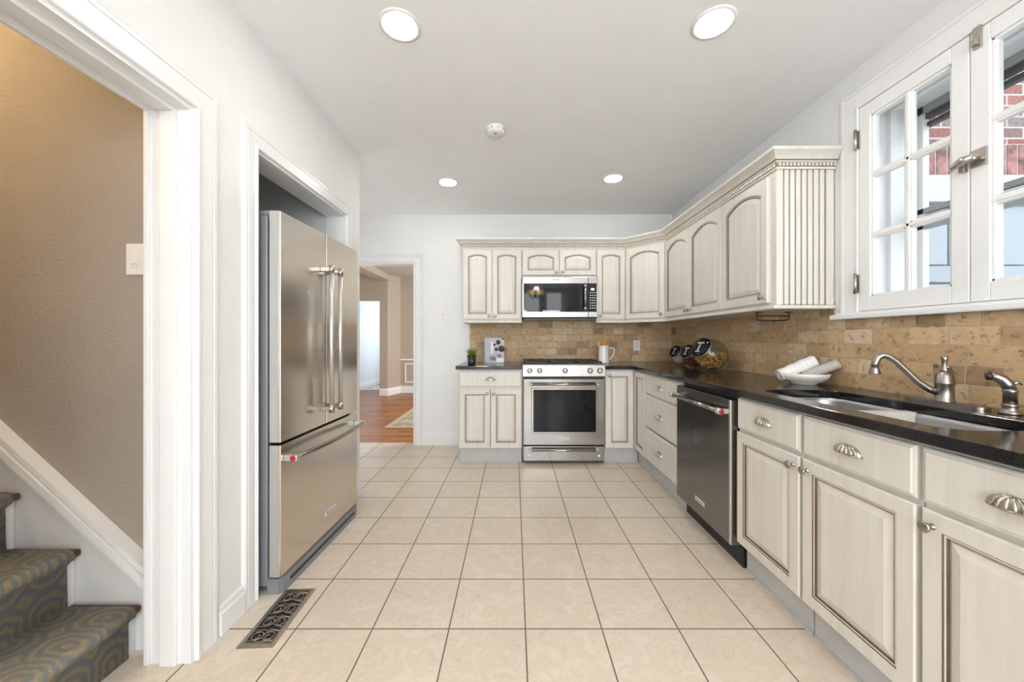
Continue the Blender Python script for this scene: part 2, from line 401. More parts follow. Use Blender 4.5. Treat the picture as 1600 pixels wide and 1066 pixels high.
def autosmooth(o, ang=35):
    me = o.data
    for p in me.polygons: p.use_smooth = True
    bm = bmesh.new(); bm.from_mesh(me)
    for e in bm.edges:
        if len(e.link_faces) == 2 and e.calc_face_angle(0) > R(ang): e.smooth = False
    bm.to_mesh(me); bm.free(); return o
def tag(o, label, cat, group=None, kind=None):
    o['label'] = label; o['category'] = cat
    if group: o['group'] = group
    if kind: o['kind'] = kind
    return o
def struct(o, label=None, cat=None):
    o['kind'] = 'structure'
    if label: o['label'] = label
    if cat: o['category'] = cat
    return o
def empty(name, loc, rz=0, label=None, cat=None, group=None):
    o = bpy.data.objects.new(name, None); C.objects.link(o); o.location = loc; o.rotation_euler = (0, 0, rz)
    o.empty_display_size = .05
    if label: tag(o, label, cat, group)
    return o
def solo(name, fn, parent=None):
    b = MB(); fn(b); return b.build(name, parent)
def text_mesh(name, body, size, m, parent, loc, rot, ext=.0004, align='CENTER', bold=False):
    cu = bpy.data.curves.new(name, 'FONT'); cu.body = body; cu.size = size; cu.extrude = ext
    cu.align_x = align; cu.align_y = 'CENTER'
    if bold: cu.offset = size*.02
    t = bpy.data.objects.new('tmp_text', cu); C.objects.link(t)
    dg = bpy.context.evaluated_depsgraph_get(); me = bpy.data.meshes.new_from_object(t.evaluated_get(dg))
    bpy.data.objects.remove(t); me.name = name
    me.materials.clear(); me.materials.append(MATS[m])
    o = bpy.data.objects.new(name, me); C.objects.link(o); o.parent = parent; o.location = loc; o.rotation_euler = rot
    return o

# ------------------------------------------------------------ ROOM SHELL
def B(name, boxes, m, label=None):
    b = MB()
    for bx in boxes: b.box(*bx, m)
    return struct(b.build(name), label, 'wall' if label else None)
XO = XL-.13
SY0, SY1 = .42, 1.336      # stair doorway
AY0, AY1 = 1.648, 2.53      # fridge alcove
WEND = 2.76
B('floor', [(-2.72, XR+.3, -2.7, 4.13, -.06, 0), (-3.7, -2.72, -2.7, 4.13, -.06, 0)], 'floor_tile', 'pale beige square ceramic tile floor with dark grout')
B('floor_dining', [(-4.2, 1.6, 4.13, 9.9, -.06, 0)], 'wood_floor', 'reddish brown hardwood floor beyond the doorway')
B('ceiling', [(-2.72, XR+.3, -2.7, 4.17, ZC, ZC+.06)], 'ceiling_paint', 'flat white kitchen ceiling')
B('wall_left', [(XO, XL, -2.7, SY0, 0, ZC), (XO, XL, SY0, SY1, 2.0, ZC), (XO, XL, SY1, AY0, 0, ZC),
   (XO, XL, AY0, AY1, 2.01, ZC), (XO, XL, AY1, WEND, 0, ZC)], 'wall_paint', 'white left kitchen wall with stair doorway and fridge alcove')
B('wall_stairs', [(-3.7, XO, 1.39, AY0-.005, 0, 3.1)], 'hall_paint', 'textured taupe stairwell wall behind the stairs')
B('wall_stairs_near', [(-3.7, XO, .20, .26, 0, 3.1)], 'hall_paint')
B('wall_stairs_end', [(-3.76, -3.7, .2, 1.6, 0, 3.1)], 'hall_paint')
B('ceiling_stairs', [(-3.7, XO, .26, 1.39, 3.1, 3.16)], 'ceiling_paint')
B('wall_stairs_upper', [(XO-.02, XO, .26, 1.39, ZC, 3.1)], 'hall_paint')
B('wall_alcove', [(-1.98, -1.92, AY0-.005, AY1+.005, 0, ZC), (-1.98, XO, AY1+.005, WEND, 0, ZC)], 'alcove_paint', 'grey inside of the refrigerator alcove')
B('ceiling_alcove', [(-1.92, XO, AY0-.005, AY1+.005, 2.35, 2.40)], 'alcove_paint')
B('wall_side', [(-2.72, -2.66, WEND-.3, YB, 0, ZC)], 'wall_paint')
B('wall_side_return', [(-2.66, -1.98, WEND-.1, WEND, 0, ZC)], 'wall_paint')
DX0, DX1 = -1.95, -1.09
B('wall_back', [(-2.72, DX0, YB, YB+.12, 0, ZC), (DX0, DX1, YB, YB+.12, 2.0, ZC), (DX1, XR+.3, YB, YB+.12, 0, ZC)], 'wall_paint', 'white back wall of the kitchen with a doorway')
WY0, WY1, WZ0, WZ1 = .945, 1.846, 1.296, 2.315     # sink window
WT = .30
B('wall_right', [(XR, XR+WT, -2.7, WY0, 0, ZC), (XR, XR+WT, WY1, YB, 0, ZC), (XR, XR+WT, WY0, WY1, 0, WZ0), (XR, XR+WT, WY0, WY1, WZ1, ZC)], 'wall_paint', 'white right wall holding the sink window')
B('wall_behind', [(XO, -1.0, -2.7, -2.62, 0, ZC), (1.4, XR, -2.7, -2.62, 0, ZC), (-1.0, 1.4, -2.7, -2.62, 0, .5), (-1.0, 1.4, -2.7, -2.62, 2.4, ZC)]+[(x, x+.20, -2.7, -2.60, .5, 2.4) for x in (-.52, .08, .68)], 'wall_paint')  # piers between the unseen openings added to streak the reflections
# dining room and front room
DZ = 2.487
b = MB(); b.box(-4.2, 1.6, YB+.12, 9.9, DZ, DZ+.06, 'dining_ceiling'); struct(b.build('ceiling_dining'))
b = MB(); b.box(-2.80, -2.55, YB+.12, 7.6, 2.36, DZ, 'dining_paint', .005)
struct(b.build('trim_beam'), 'taupe ceiling beam crossing the dining room', 'beam')
b = MB(); b.prism([(-2.75, 7.55), (-2.587, 7.55), (-2.443, 7.95), (-2.443, 8.05), (-2.75, 8.05)], lambda u, v, h: (u, v, h), 0, DZ, 'dining_paint')
struct(b.build('wall_pier'), 'taupe angled pier between dining and front room', 'wall')
B('wall_dining', [(-2.443, 1.6, 7.95, 8.05, 0, DZ)], 'dining_paint', 'taupe far wall of the dining room')
B('wall_dining_header', [(-4.2, -2.75, 7.55, 7.67, 1.95, DZ)], 'dining_paint')
B('wall_dining_side', [(1.1, 1.16, YB+.12, 7.95, 0, .6), (1.1, 1.16, YB+.12, 5.1, .6, DZ), (1.1, 1.16, 7.3, 7.95, .6, DZ)], 'dining_paint')
B('wall_dining_left', [(-4.2, -4.14, YB+.12, 7.6, 0, DZ)], 'dining_paint')
B('wall_front_room', [(-3.56, -3.49, 7.67, 9.6, 0, DZ), (-3.56, -1.7, 9.6, 9.68, 0, DZ), (-1.76, -1.7, 8.05, 9.6, 0, DZ)], 'front_paint', 'pale blue white walls of the far front room')
bprof = [(0, 0), (.016, 0), (.016, .09), (.010, .10), (.010, .115), (.004, .125), (0, .125)]
def skirting(name, path, H=.125, label='white baseboard', m='trim_paint'):
    b = MB(); b.sweep(path, [(w, h*H/.125) for w, h in bprof], lambda u, v, h: (u, v, h), m)
    return struct(b.build(name), label, 'baseboard')
skirting('baseboard_dining', [(1.1, 7.95), (-2.443, 7.95), (-2.587, 7.55), (-2.75, 7.55)][::-1], .15, 'white baseboard around the taupe dining room wall')
skirting('baseboard_front_room', [(-3.49, 7.68), (-3.49, 9.6), (-1.76, 9.6)], .15, 'white baseboard in the far front room')
skirting('baseboard_back', [(-1.0, YB), (-.512, YB)], .13, 'white baseboard between doorway and left base cabinet')
skirting('baseboard_left_end', [(XL, AY1+.0), (XL, WEND)][::1], .12, 'white baseboard at the far end of the left wall')
skirting('baseboard_left', [(XL, 1.437), (XL, 1.562)], .115, 'white baseboard between stair doorway and fridge alcove')
skirting('baseboard_front', [(XL, -2.6), (XL, .33)], .125, 'white baseboard')
b = MB(); b.box(-2.44, 1.1, 7.925, 7.95, .70, .735, 'trim_paint', .006)
struct(b.build('trim_chair_rail'), 'white chair rail on the taupe dining wall', 'chair rail')
b = MB(); b.sweep([(-2.33, .24), (-2.33, .62), (-1.6, .62), (-1.6, .24)], [(-.02, 0), (-.02, .012), (.008, .012), (.008, 0)], lambda u, v, h: (u, 7.949-h, v), 'trim_paint', closed=True)
struct(b.build('trim_wainscot'), 'white picture frame moulding below the dining chair rail', 'moulding')

# casings
cprof = [(0, 0), (0, .013), (.003, .016), (.009, .016), (.012, .0125), (.016, .0125), (.018, .010), (.062, .012), (.065, .007), (.068, .012), (.078, .012), (.080, .008), (.083, .010), (.090, .004), (.090, 0)]
def casing(name, path, mp, label, sc=1.0):
    b = MB(); b.sweep(path, [(w*sc, h) for w, h in cprof], mp, 'trim_paint')
    return struct(b.build(name), label, 'door casing')
mpL = lambda u, v, h: (XL+h, u, v)        # left wall: u = y
casing('trim_stair_casing', [(SY1-.006, 0), (SY1-.006, 1.994), (SY0+.006, 1.994), (SY0+.006, 0)], mpL, 'white moulded casing around the stair doorway', 1.15)
casing('trim_alcove_casing', [(AY1, 0), (AY1, 2.01), (AY0, 2.01), (AY0, 0)], mpL, 'white moulded casing around the fridge alcove', .95)
mpB = lambda u, v, h: (u, YB-h, v)
casing('trim_doorway_casing', [(DX1, 0), (DX1, 2.0), (DX0, 2.0), (DX0, 0)], mpB, 'white moulded casing around the dining doorway', 1.0)
# stair doorway jamb with stops
b = MB()
b.box(XO-.012, XL+.002, SY1-.020, SY1, 0, 2.0, 'trim_paint'); b.box(XO-.012, XL+.002, SY0, SY0+.02, 0, 2.0, 'trim_paint')
b.box(XO-.012, XL+.002, SY0+.02, SY1-.02, 1.98, 2.0, 'trim_paint')
b.box(XO+.03, XO+.085, SY1-.033, SY1-.02, 0, 1.98, 'trim_paint', .002); b.box(XO+.03, XO+.085, SY0+.02, SY0+.033, 0, 1.98, 'trim_paint', .002)
b.box(XO+.03, XO+.085, SY0+.033, SY1-.033, 1.967, 1.98, 'trim_paint', .002)
b.box(XO-.03, XO-.012, SY1-.03, 1.389, 0, 2.06, 'trim_paint', .003); b.box(XO-.03, XO-.012, .27, SY1-.03, 1.97, 2.06, 'trim_paint', .003)
struct(b.build('trim_stair_jamb'), 'white jamb lining the stair doorway', 'door jamb')
b = MB()
b.box(DX1-.015, DX1, YB+.001, YB+.12, 0, 2.0, 'trim_paint'); b.box(DX0, DX0+.015, YB+.001, YB+.12, 0, 2.0, 'trim_paint'); b.box(DX0+.015, DX1-.015, YB+.001, YB+.12, 1.985, 2.0, 'trim_paint')
struct(b.build('trim_doorway_jamb'), 'white jamb lining the dining doorway', 'door jamb')
b = MB()
b.box(XO, XL+.001, AY0, AY0+.012, 0, 2.01, 'trim_paint'); b.box(XO, XL+.001, AY1-.012, AY1, 0, 2.01, 'trim_paint'); b.box(XO, XL+.001, AY0+.012, AY1-.012, 1.998, 2.01, 'trim_paint')
struct(b.build('trim_alcove_jamb'), 'white jamb lining the fridge alcove', 'jamb')

# ------------------------------------------------------------ STAIRCASE
stz = [.175+.2075*i for i in range(9)]; stx = [-1.383-.2235*i for i in range(9)]
st = empty('staircase', (stx[0], .9, 0), 0, 'white stairs with blue grey and gold patterned carpet runner behind the left doorway', 'stairs')
def at(o, p):      # parent keeping world-space mesh coordinates
    o.parent = p; o.matrix_parent_inverse = Matrix.Translation(p.location).inverted(); return o
for i in range(9):
    nx = stx[i]; bx = stx[i]-.2235-.03 if i < 8 else -3.69
    b = MB(); b.box(bx, nx, .27, 1.372, stz[i]-.026, stz[i], 'oak_edge', .008); at(b.build('tread'), st)
    b = MB(); b.box(nx-.045, nx-.03, .27, 1.372, stz[i-1] if i else 0, stz[i]-.026, 'trim_paint'); at(b.build('riser'), st)
slp = .2075/.2235
zt = lambda x: .30+(-1.325-x)*.915
b = MB(); b.prism([(-1.302, 0), (-1.302, zt(-1.302)-.09), (-3.6, zt(-3.6)-.09), (-3.6, 0)], lambda u, v, h: (u, h, v), 1.374, 1.389, 'trim_paint')
at(b.build('skirt_board'), st)
b = MB()
for (a0, a1, y0) in ((-.098, -.074, 1.352), (-.074, -.066, 1.372), (-.066, -.032, 1.338), (-.032, -.024, 1.366), (-.024, 0, 1.344)):
    b.prism([(-1.302, zt(-1.302)+a0), (-1.302, zt(-1.302)+a1), (-3.6, zt(-3.6)+a1), (-3.6, zt(-3.6)+a0)], lambda u, v, h: (u, h, v), y0, 1.389, 'trim_paint')
at(b.build('skirt_cap'), st)
# runner: profile along treads and risers with uv
pts = [(stx[0]-.020, .0)]
for i in range(9):
    nx, z = stx[i], stz[i]
    pts += [(nx-.020, z-.045), (nx-.010, z-.034), (nx+.007, z-.022), (nx+.010, z-.006), (nx+.002, z+.008), (nx-.015, z+.011)]
    if i < 8: pts += [(stx[i+1]-.016, z+.011)]
bm = bmesh.new(); uvl = bm.loops.layers.uv.new('UVMap'); d = 0; prev = None; rows = []
for i, (x, z) in enumerate(pts):
    if i: d += math.hypot(x-pts[i-1][0], z-pts[i-1][1])
    rows.append((bm.verts.new((x, .40, z)), bm.verts.new((x, 1.338, z)), d))
for i in range(len(rows)-1):
    a, c = rows[i], rows[i+1]; f = bm.faces.new([a[0], a[1], c[1], c[0]]); f.smooth = True
    for l, (u, v) in zip(f.loops, ((.4, a[2]), (1.338, a[2]), (1.338, c[2]), (.4, c[2]))): l[uvl].uv = (u, v)
me = bpy.data.meshes.new('stair_runner'); bm.to_mesh(me); bm.free(); me.materials.append(MATS['stair_carpet'])
ro = bpy.data.objects.new('carpet_runner', me); C.objects.link(ro)
sm = ro.modifiers.new('thick', 'SOLIDIFY'); sm.thickness = .009; sm.offset = 0
at(ro, st); ro['label'] = 'blue grey stair runner with gold geometric pattern'

# ------------------------------------------------------------ SINK WINDOW
wp = empty('window_1', (XR, (WY0+WY1)/2, WZ0)); struct(wp, 'white casement window over the sink', 'window')
b = MB()
mpR = lambda u, v, h: (XR-h, u, v)
b.sweep([(WY1, WZ0), (WY1, WZ1), (WY0, WZ1), (WY0, WZ0)][::1], [(w*1.25, h) for w, h in cprof], mpR, 'trim_paint')
at(b.build('window_casing'), wp)
b = MB(); b.box(XR-.045, XR-.0005, WY0-.13, WY1+.135, WZ0-.035, WZ0-.008, 'trim_paint', .006); b.box(XR-.022, XR-.0005, WY0-.12, WY1+.12, WZ0-.008, WZ0, 'trim_paint')
at(b.build('window_sill'), wp)
b = MB()   # reveal
b.box(XR, XR+WT, WY1-.012, WY1-.0005, WZ0+.012, WZ1-.012, 'trim_paint'); b.box(XR, XR+WT, WY0+.0005, WY0+.012, WZ0+.012, WZ1-.012, 'trim_paint')
b.box(XR, XR+WT, WY0, WY1, WZ1-.012, WZ1-.0005, 'trim_paint'); b.box(XR, XR+WT, WY0, WY1, WZ0+.0005, WZ0+.012, 'trim_paint')
b.box(XR+.12, XR+.15, WY1-.030, WY1-.012, WZ0+.012, WZ1-.012, 'trim_paint'); b.box(XR+.12, XR+.15, WY0+.012, WY0+.03, WZ0+.012, WZ1-.012, 'trim_paint')
b.box(XR+.12, XR+.15, WY0+.03, WY1-.03, WZ1-.03, WZ1-.012, 'trim_paint')
at(b.build('window_reveal'), wp)
ym = (WY0+WY1)/2
def sash(y0, y1, hinge_far):
    s = empty('sash', (XR, (y0+y1)/2, WZ0)); s.parent = wp; s.matrix_parent_inverse = Matrix.Translation(wp.location).inverted()
    xs0, xs1 = XR-.012, XR+.026
    st_, rl = .058, .070
    z0, z1 = WZ0+.003, WZ1-.003
    b = MB()
    b.box(xs0, xs1, y0, y0+st_, z0, z1, 'trim_paint', .003); b.box(xs0, xs1, y1-st_, y1, z0, z1, 'trim_paint', .003)
    b.box(xs0, xs1, y0+st_, y1-st_, z0, z0+rl, 'trim_paint', .003); b.box(xs0, xs1, y0+st_, y1-st_, z1-rl*.9, z1, 'trim_paint', .003)
    gy0, gy1, gz0, gz1 = y0+st_, y1-st_, z0+rl, z1-rl*.9
    g = .010
    b.box(xs0+.007, xs1, gy0, gy0+g, gz0, gz1, 'trim_paint', .002); b.box(xs0+.007, xs1, gy1-g, gy1, gz0, gz1, 'trim_paint', .002)
    b.box(xs0+.007, xs1, gy0, gy1, gz0, gz0+g, 'trim_paint', .002); b.box(xs0+.007, xs1, gy0, gy1, gz1-g, gz1, 'trim_paint', .002)
    def par(o): o.parent = s; o.matrix_parent_inverse = Matrix.Translation((XR, (y0+y1)/2, WZ0)).inverted(); return o
    fr = b.build('sash_frame'); par(fr)
    b = MB(); yc = (gy0+gy1)/2
    b.box(xs0+.004, xs1-.004, yc-.009, yc+.009, gz0, gz1, 'trim_paint', .004); b.box(xs0+.008, xs1-.008, yc-.016, yc+.016, gz0, gz1, 'trim_paint', .002)
    for k in (1, 2):
        zc = gz0+(gz1-gz0)*k/3
        b.box(xs0+.004, xs1-.004, gy0, gy1, zc-.009, zc+.009, 'trim_paint', .004); b.box(xs0+.008, xs1-.008, gy0, gy1, zc-.016, zc+.016, 'trim_paint', .002)
    par(b.build('muntins'))
    b = MB(); b.box(XR+.005, XR+.008, gy0, gy1, gz0, gz1, 'pane_glass'); par(b.build('pane'))
    return s, par
s1, p1 = sash(ym+.0015, WY1-.002, True)
s2, p2 = sash(WY0+.002, ym-.0015, False)
for zz in (WZ0+.14, WZ1-.16):
    b = MB(); b.box(XR-.018, XR-.010, WY1-.012, WY1+.012, zz-.045, zz+.045, 'nickel', .001); b.tube([(XR-.028, WY1, zz-.05), (XR-.028, WY1, zz+.05)], .007, 'nickel'); b.lathe([(0, 0), (.006, .002), (.004, .01), (0, .012)], 'nickel', (XR-.028, WY1, zz+.05), n=10)
    p1(b.build('hinge'))
b = MB(); zz = 1.83
b.box(XR-.020, XR-.012, ym-.055, ym-.008, zz-.03, zz+.035, 'nickel', .002); b.tube([(XR-.02, ym-.03, zz), (XR-.045, ym-.03, zz)], .009, 'nickel')
b.tube([(XR-.045, ym-.035, zz+.004), (XR-.052, ym-.01, zz), (XR-.050, ym+.02, zz-.012), (XR-.044, ym+.038, zz-.02)], [.010, .015, .012, .006], 'nickel', 12)
b.box(XR-.030, XR-.012, ym+.004, ym+.022, zz-.035, zz+.005, 'nickel', .002)
p2(b.build('latch'))
b = MB(); b.box(XR-.022, XR-.012, ym-.04, ym-.015, WZ1-.075, WZ1+.005, 'nickel', .002); b.box(XR-.036, XR-.02, ym-.036, ym-.019, WZ1-.065, WZ1-.045, 'nickel', .002)
p2(b.build('top_bolt'))
# storm window at the outer face
b = MB(); xs = XR+WT
for (z0, z1, m, dx) in ((WZ1-.05, WZ1-.012, 'storm_grey', 0), (WZ1-.075, WZ1-.05, 'storm_dark', .012), (WZ1-.11, WZ1-.09, 'storm_dark', .02), (1.775, 1.80, 'storm_grey', 0), (1.735, 1.765, 'storm_dark', .01), (1.70, 1.728, 'storm_grey', 0), (WZ0+.012, WZ0+.05, 'storm_grey', 0)):
    b.box(xs-.03+dx, xs+dx, WY0+.012, WY1-.012, z0, z1, m)
b.box(xs-.03, xs, WY1-.037, WY1-.012, WZ0+.012, WZ1-.012, 'trim_paint'); b.box(xs-.03, xs, WY0+.012, WY0+.037, WZ0+.012, WZ1-.012, 'trim_paint')
at(b.build('storm_frame'), wp)
# outside
EY = 2.30
B('wall_exterior', [(XR+WT, 6.0, EY, EY+.2, 2.175, 4.2)], 'brick_red', 'red brick outside wall seen through the sink window')
b = MB()
x = XR+WT+.01
while x < 5.9:
    b.box(x, x+.062, EY-.006, EY-.001, 2.178, 2.37, 'soldier', .002) if 'soldier' in MATS else None
    x += .074
b.bm.free()
simple('brick_single', (.30, .15, .135), .85, var=.6, nscale=14, bmp=.5, bscale=150)
b = MB(); x = XR+WT+.01
while x < 4.6:
    b.box(x, x+.062, EY-.008, EY-.0005, 2.18, 2.37, 'brick_single', .002); x += .073
b.box(XR+WT, 6, EY-.003, EY-.0002, 2.175, 2.375, 'stone_band')
struct(b.build('trim_brick_soldier'), 'row of upright red bricks above the white siding outside', 'brick course')
b = MB(); b.box(XR+WT, 6, EY-.03, EY+.1, 2.03, 2.174, 'stone_band', .006); b.box(XR+WT, 6, EY-.05, EY+.1, 2.0, 2.04, 'stone_band', .004)
struct(b.build('trim_exterior_band'), 'white trim band under the bricks outside the window', 'trim')
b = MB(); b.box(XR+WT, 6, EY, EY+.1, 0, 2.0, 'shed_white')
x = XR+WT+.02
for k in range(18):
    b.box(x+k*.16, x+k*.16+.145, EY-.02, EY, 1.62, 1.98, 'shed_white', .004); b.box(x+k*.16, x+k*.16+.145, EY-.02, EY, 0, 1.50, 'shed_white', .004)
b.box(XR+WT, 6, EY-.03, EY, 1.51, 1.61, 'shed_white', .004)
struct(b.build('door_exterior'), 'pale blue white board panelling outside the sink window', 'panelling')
B('floor_exterior', [(XR+WT, 8, -5, EY, -.3, -.1)], 'ground_grey')

# ------------------------------------------------------------ BACKSPLASH
b = MB()
b.box(-.485, XR-.0005, YB-.010, YB-.0003, .912, 1.36, 'travertine_back')
struct(b.build('wall_backsplash_back'), 'tumbled tan travertine backsplash behind the range', 'backsplash')
b = MB()
b.box(XR-.010, XR-.0003, 1.99, YB-.0105, .912, 1.36, 'travertine_right'); b.box(XR-.010, XR-.0003, .60, 1.99, .912, WZ0-.036, 'travertine_right')
struct(b.build('wall_backsplash_right'), 'tumbled tan travertine backsplash below the sink window', 'backsplash')

# ------------------------------------------------------------ CABINET PARTS
def ring(w, h, i, r, n=14, it=None):
    it = i if it is None else it
    p = [(i, i), (w-i, i)]
    for k in range(n+1):
        t = 1-2*k/n; p.append((w/2+t*(w/2-i), h-it-r*(t*t)))
    return p
def door_mesh(w, h, arch=0, s=.052, knob=None):
    b = MB(); s = min(s, w*.21)
    it = s*.95
    R_ = [(0, 0, 0, 0, None), (0, 0, 0, -.015, 'cabinet_cream'), (.004, .004, 0, -.0195, 'cabinet_cream'), (s-.003, it-.003, arch, -.0195, 'cabinet_cream'),
          (s, it, arch, -.0165, 'glaze'), (s+.0045, it+.0045, arch, -.0160, 'cabinet_cream'), (s+.0065, it+.0065, arch, -.0115, 'glaze'), (s+.0085, it+.0085, arch, -.0105, 'glaze'),
          (s+.013, it+.013, arch, -.0115, 'soft_glaze'), (s+.034, it+.034, arch*.9, -.0175, 'cabinet_cream'), (s+.036, it+.036, arch*.9, -.0182, 'cabinet_cream')]
    prev = None
    for i, it_, r, y, m in R_:
        pts = [(x, y, z) for x, z in ring(w, h, i, r, it=it_)]
        if prev is not None:
            n = len(pts); b.add(prev+pts, [(k, (k+1) % n, n+(k+1) % n, n+k) for k in range(n)], m)
        prev = pts
    b.add(prev, [tuple(range(len(prev)))], 'cabinet_cream'); b.add([(0, 0, 0), (w, 0, 0), (w, 0, h), (0, 0, h)], [(0, 1, 2, 3)], 'cabinet_cream')
    return b
def slab_mesh(w, h):
    b = MB(); prev = None
    for i, y in ((0, 0), (0, -.011), (.004, -.0145), (.008, -.0155), (.012, -.0195)):
        pts = [(i, y, i), (w-i, y, i), (w-i, y, h-i), (i, y, h-i)]
        if prev: b.add(prev+pts, [(k, (k+1) % 4, 4+(k+1) % 4, 4+k) for k in range(4)], 'cabinet_cream')
        prev = pts
    b.add(prev, [(0, 1, 2, 3)], 'cabinet_cream'); b.add([(0, 0, 0), (w, 0, 0), (w, 0, h), (0, 0, h)], [(0, 1, 2, 3)], 'cabinet_cream')
    return b
kb = MB(); kb.lathe([(0.0085, 0), (.0085, .0015), (.0055, .004), (.0045, .014), (.008, .018), (.0145, .021), (.0155, .0245), (.0125, .0275), (.006, .029), (0, .0293)], 'faucet_nickel', axis='-y', n=20)
KNOB = kb.build('knob'); KM = KNOB.data; bpy.data.objects.remove(KNOB)
def cup():
    b = MB(); vs = []; fs = []; nu, nv = 16, 8
    W_, D_, H_ = .046, .024, .030
    for j in range(nv+1):
        ph = pi/2*j/nv
        for i in range(nu+1):
            th = pi*i/nu
            vs.append((W_*cos(th)*cos(ph)*1.0, -D_*sin(th)*cos(ph)**.7-.0005, H_*sin(ph)))
    for j in range(nv):
        for i in range(nu):
            a = j*(nu+1)+i; fs.append((a, a+1, a+nu+2, a+nu+1))
    b.add(vs, fs, 'nickel', True)
    # flutes: raised ribs on the shell
    for k in range(-3, 4):
        th = pi/2+k*.34; pts = []
        for j in range(7):
            ph = pi/2*(.02+.9*j/6)
            pts.append((W_*cos(th)*cos(ph), -D_*sin(th)*cos(ph)**.7-.001, H_*sin(ph)))
        b.tube(pts, [.0042, .0045, .0042, .0038, .003, .0024, .0015], 'nickel', 6)
    pts = [(W_*1.04*cos(pi*i/16), -D_*1.05*sin(pi*i/16)-.001, 0) for i in range(17)]
    b.tube(pts, .002, 'nickel', 6)
    b.box(-W_*1.12, W_*1.12, -.002, 0, -.004, .003, 'nickel', .0009)
    return b
cb = cup(); CUP = cb.build('cup_pull'); CM = CUP.data; bpy.data.objects.remove(CUP)
def hw(name, me, parent, loc):
    o = bpy.data.objects.new(name, me); C.objects.link(o); o.parent = parent; o.location = loc; return o
def add_door(par, x0, x1, z0, z1, arch=0, knob=None):
    """knob = 'lb','rb','lt','rt' or None"""
    o = door_mesh(x1-x0, z1-z0, arch).build('door', par); o.location = (x0, -.0005, z0)
    w, h = x1-x0, z1-z0
    if knob:
        kx = .028 if knob[0] == 'l' else w-.028
        kz = .032 if knob[1] == 'b' else h-.04
        hw('knob', KM, o, (kx, -.0195, kz))
    return o
def add_drawer(par, x0, x1, z0, z1, pull=True):
    o = slab_mesh(x1-x0, z1-z0).build('drawer', par); o.location = (x0, -.0005, z0)
    if pull: hw('cup_pull', CM, o, ((x1-x0)/2, -.0195, (z1-z0)*.5-.010))
    return o
def carcass(par, w, d, z0, z1, toe=True, cutout=None):
    b = MB()
    if toe:
        for q in ((0, .018, 0, d, .14, z1), (w-.018, w, 0, d, .14, z1), (.018, w-.018, d-.008, d, .14, z1), (.018, w-.018, 0, d-.008, .14, .158),
                  (.018, .04, 0, .019, .158, z1), (w-.04, w-.018, 0, .019, .158, z1), (.04, w-.04, 0, .019, .855, z1), (.04, w-.04, 0, .019, .69, .72)):
            b.box(*q, 'cabinet_cream')
    else: b.box(0, w, 0, d, z0, z1, 'cabinet_cream', .0015, 1)
    b.build('body', par)
    if toe:
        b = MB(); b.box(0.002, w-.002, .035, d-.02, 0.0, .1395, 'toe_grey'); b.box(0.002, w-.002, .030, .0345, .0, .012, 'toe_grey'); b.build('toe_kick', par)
def base_cab(name, loc, rz, w, label, fill, group='cream base cabinets', d=.60):
    t = empty(name, loc, rz, label, 'cabinet', group); carcass(t, w, d, 0, .878); fill(t, w); return t
FY = 3.44; FX = 1.135
# left of range
def f(t, w):
    add_drawer(t, .006, w-.006, .715, .865)
    add_door(t, .006, w/2-.002, .147, .695, 0, 'rt'); add_door(t, w/2+.002, w-.006, .147, .695, 0, 'lt')
base_cab('base_cabinet', (-.513, FY, 0), 0, .588, 'cream base cabinet left of the range with one drawer over two doors', f)
# corner cabinet
t = empty('corner_base_cabinet', (.848, FY, 0), 0, 'cream corner base cabinet with two narrow doors meeting right of the range', 'cabinet', 'cream base cabinets')
def f(b):
    b.box(0, XR-.848-.012, 0, YB-FY-.012, .14, .878, 'cabinet_cream')
    b.box(FX-.848, XR-.848-.012, -.297, 0, .14, .878, 'cabinet_cream')
solo('body', f, t)
def f(b):
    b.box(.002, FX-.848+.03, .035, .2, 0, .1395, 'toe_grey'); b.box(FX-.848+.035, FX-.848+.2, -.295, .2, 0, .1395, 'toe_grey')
solo('toe_kick', f, t)
add_door(t, .004, .262, .147, .863, 0, 'lt')
o = add_door(t, 0, .272, .147, .863, 0, None); o.location = (FX-.848-.0005, -.022, .147); o.rotation_euler = (0, 0, -pi/2)
def right_base(name, y1, y0, label, fill):
    return base_cab(name, (FX, y1, 0), -pi/2, y1-y0, label, fill, d=XR-FX-.012)
def f(t, w):
    add_drawer(t, .006, w-.004, .697+.006, .862); add_drawer(t, .006, w-.004, .42, .692); add_drawer(t, .006, w-.004, .147, .409)
right_base('drawer_base_cabinet', 3.140, 2.495, 'cream base cabinet with three stacked drawers between corner and dishwasher', f)
def mk(k):
    def f(t, w):
        add_drawer(t, .006, w-.006, .715, .865); add_door(t, .006, w-.006, .147, .700, 0, k)
    return f
right_base('base_cabinet', 1.852, 1.438, 'cream base cabinet directly beside the dishwasher with drawer and panelled door', mk('rt'))
right_base('sink_base_cabinet', 1.434, 1.020, 'cream base cabinet under the middle of the sink with wide false drawer', mk('lt'))
right_base('base_cabinet', 1.016, .62, 'cream base cabinet farthest right and nearest the viewer, cut by the photo edge', mk('lt'))
# end wall panel at the right edge
b = MB(); b.box(1.02, 1.735, .695, .742, 0.001, .02, 'trim_paint'); b.bm.free()

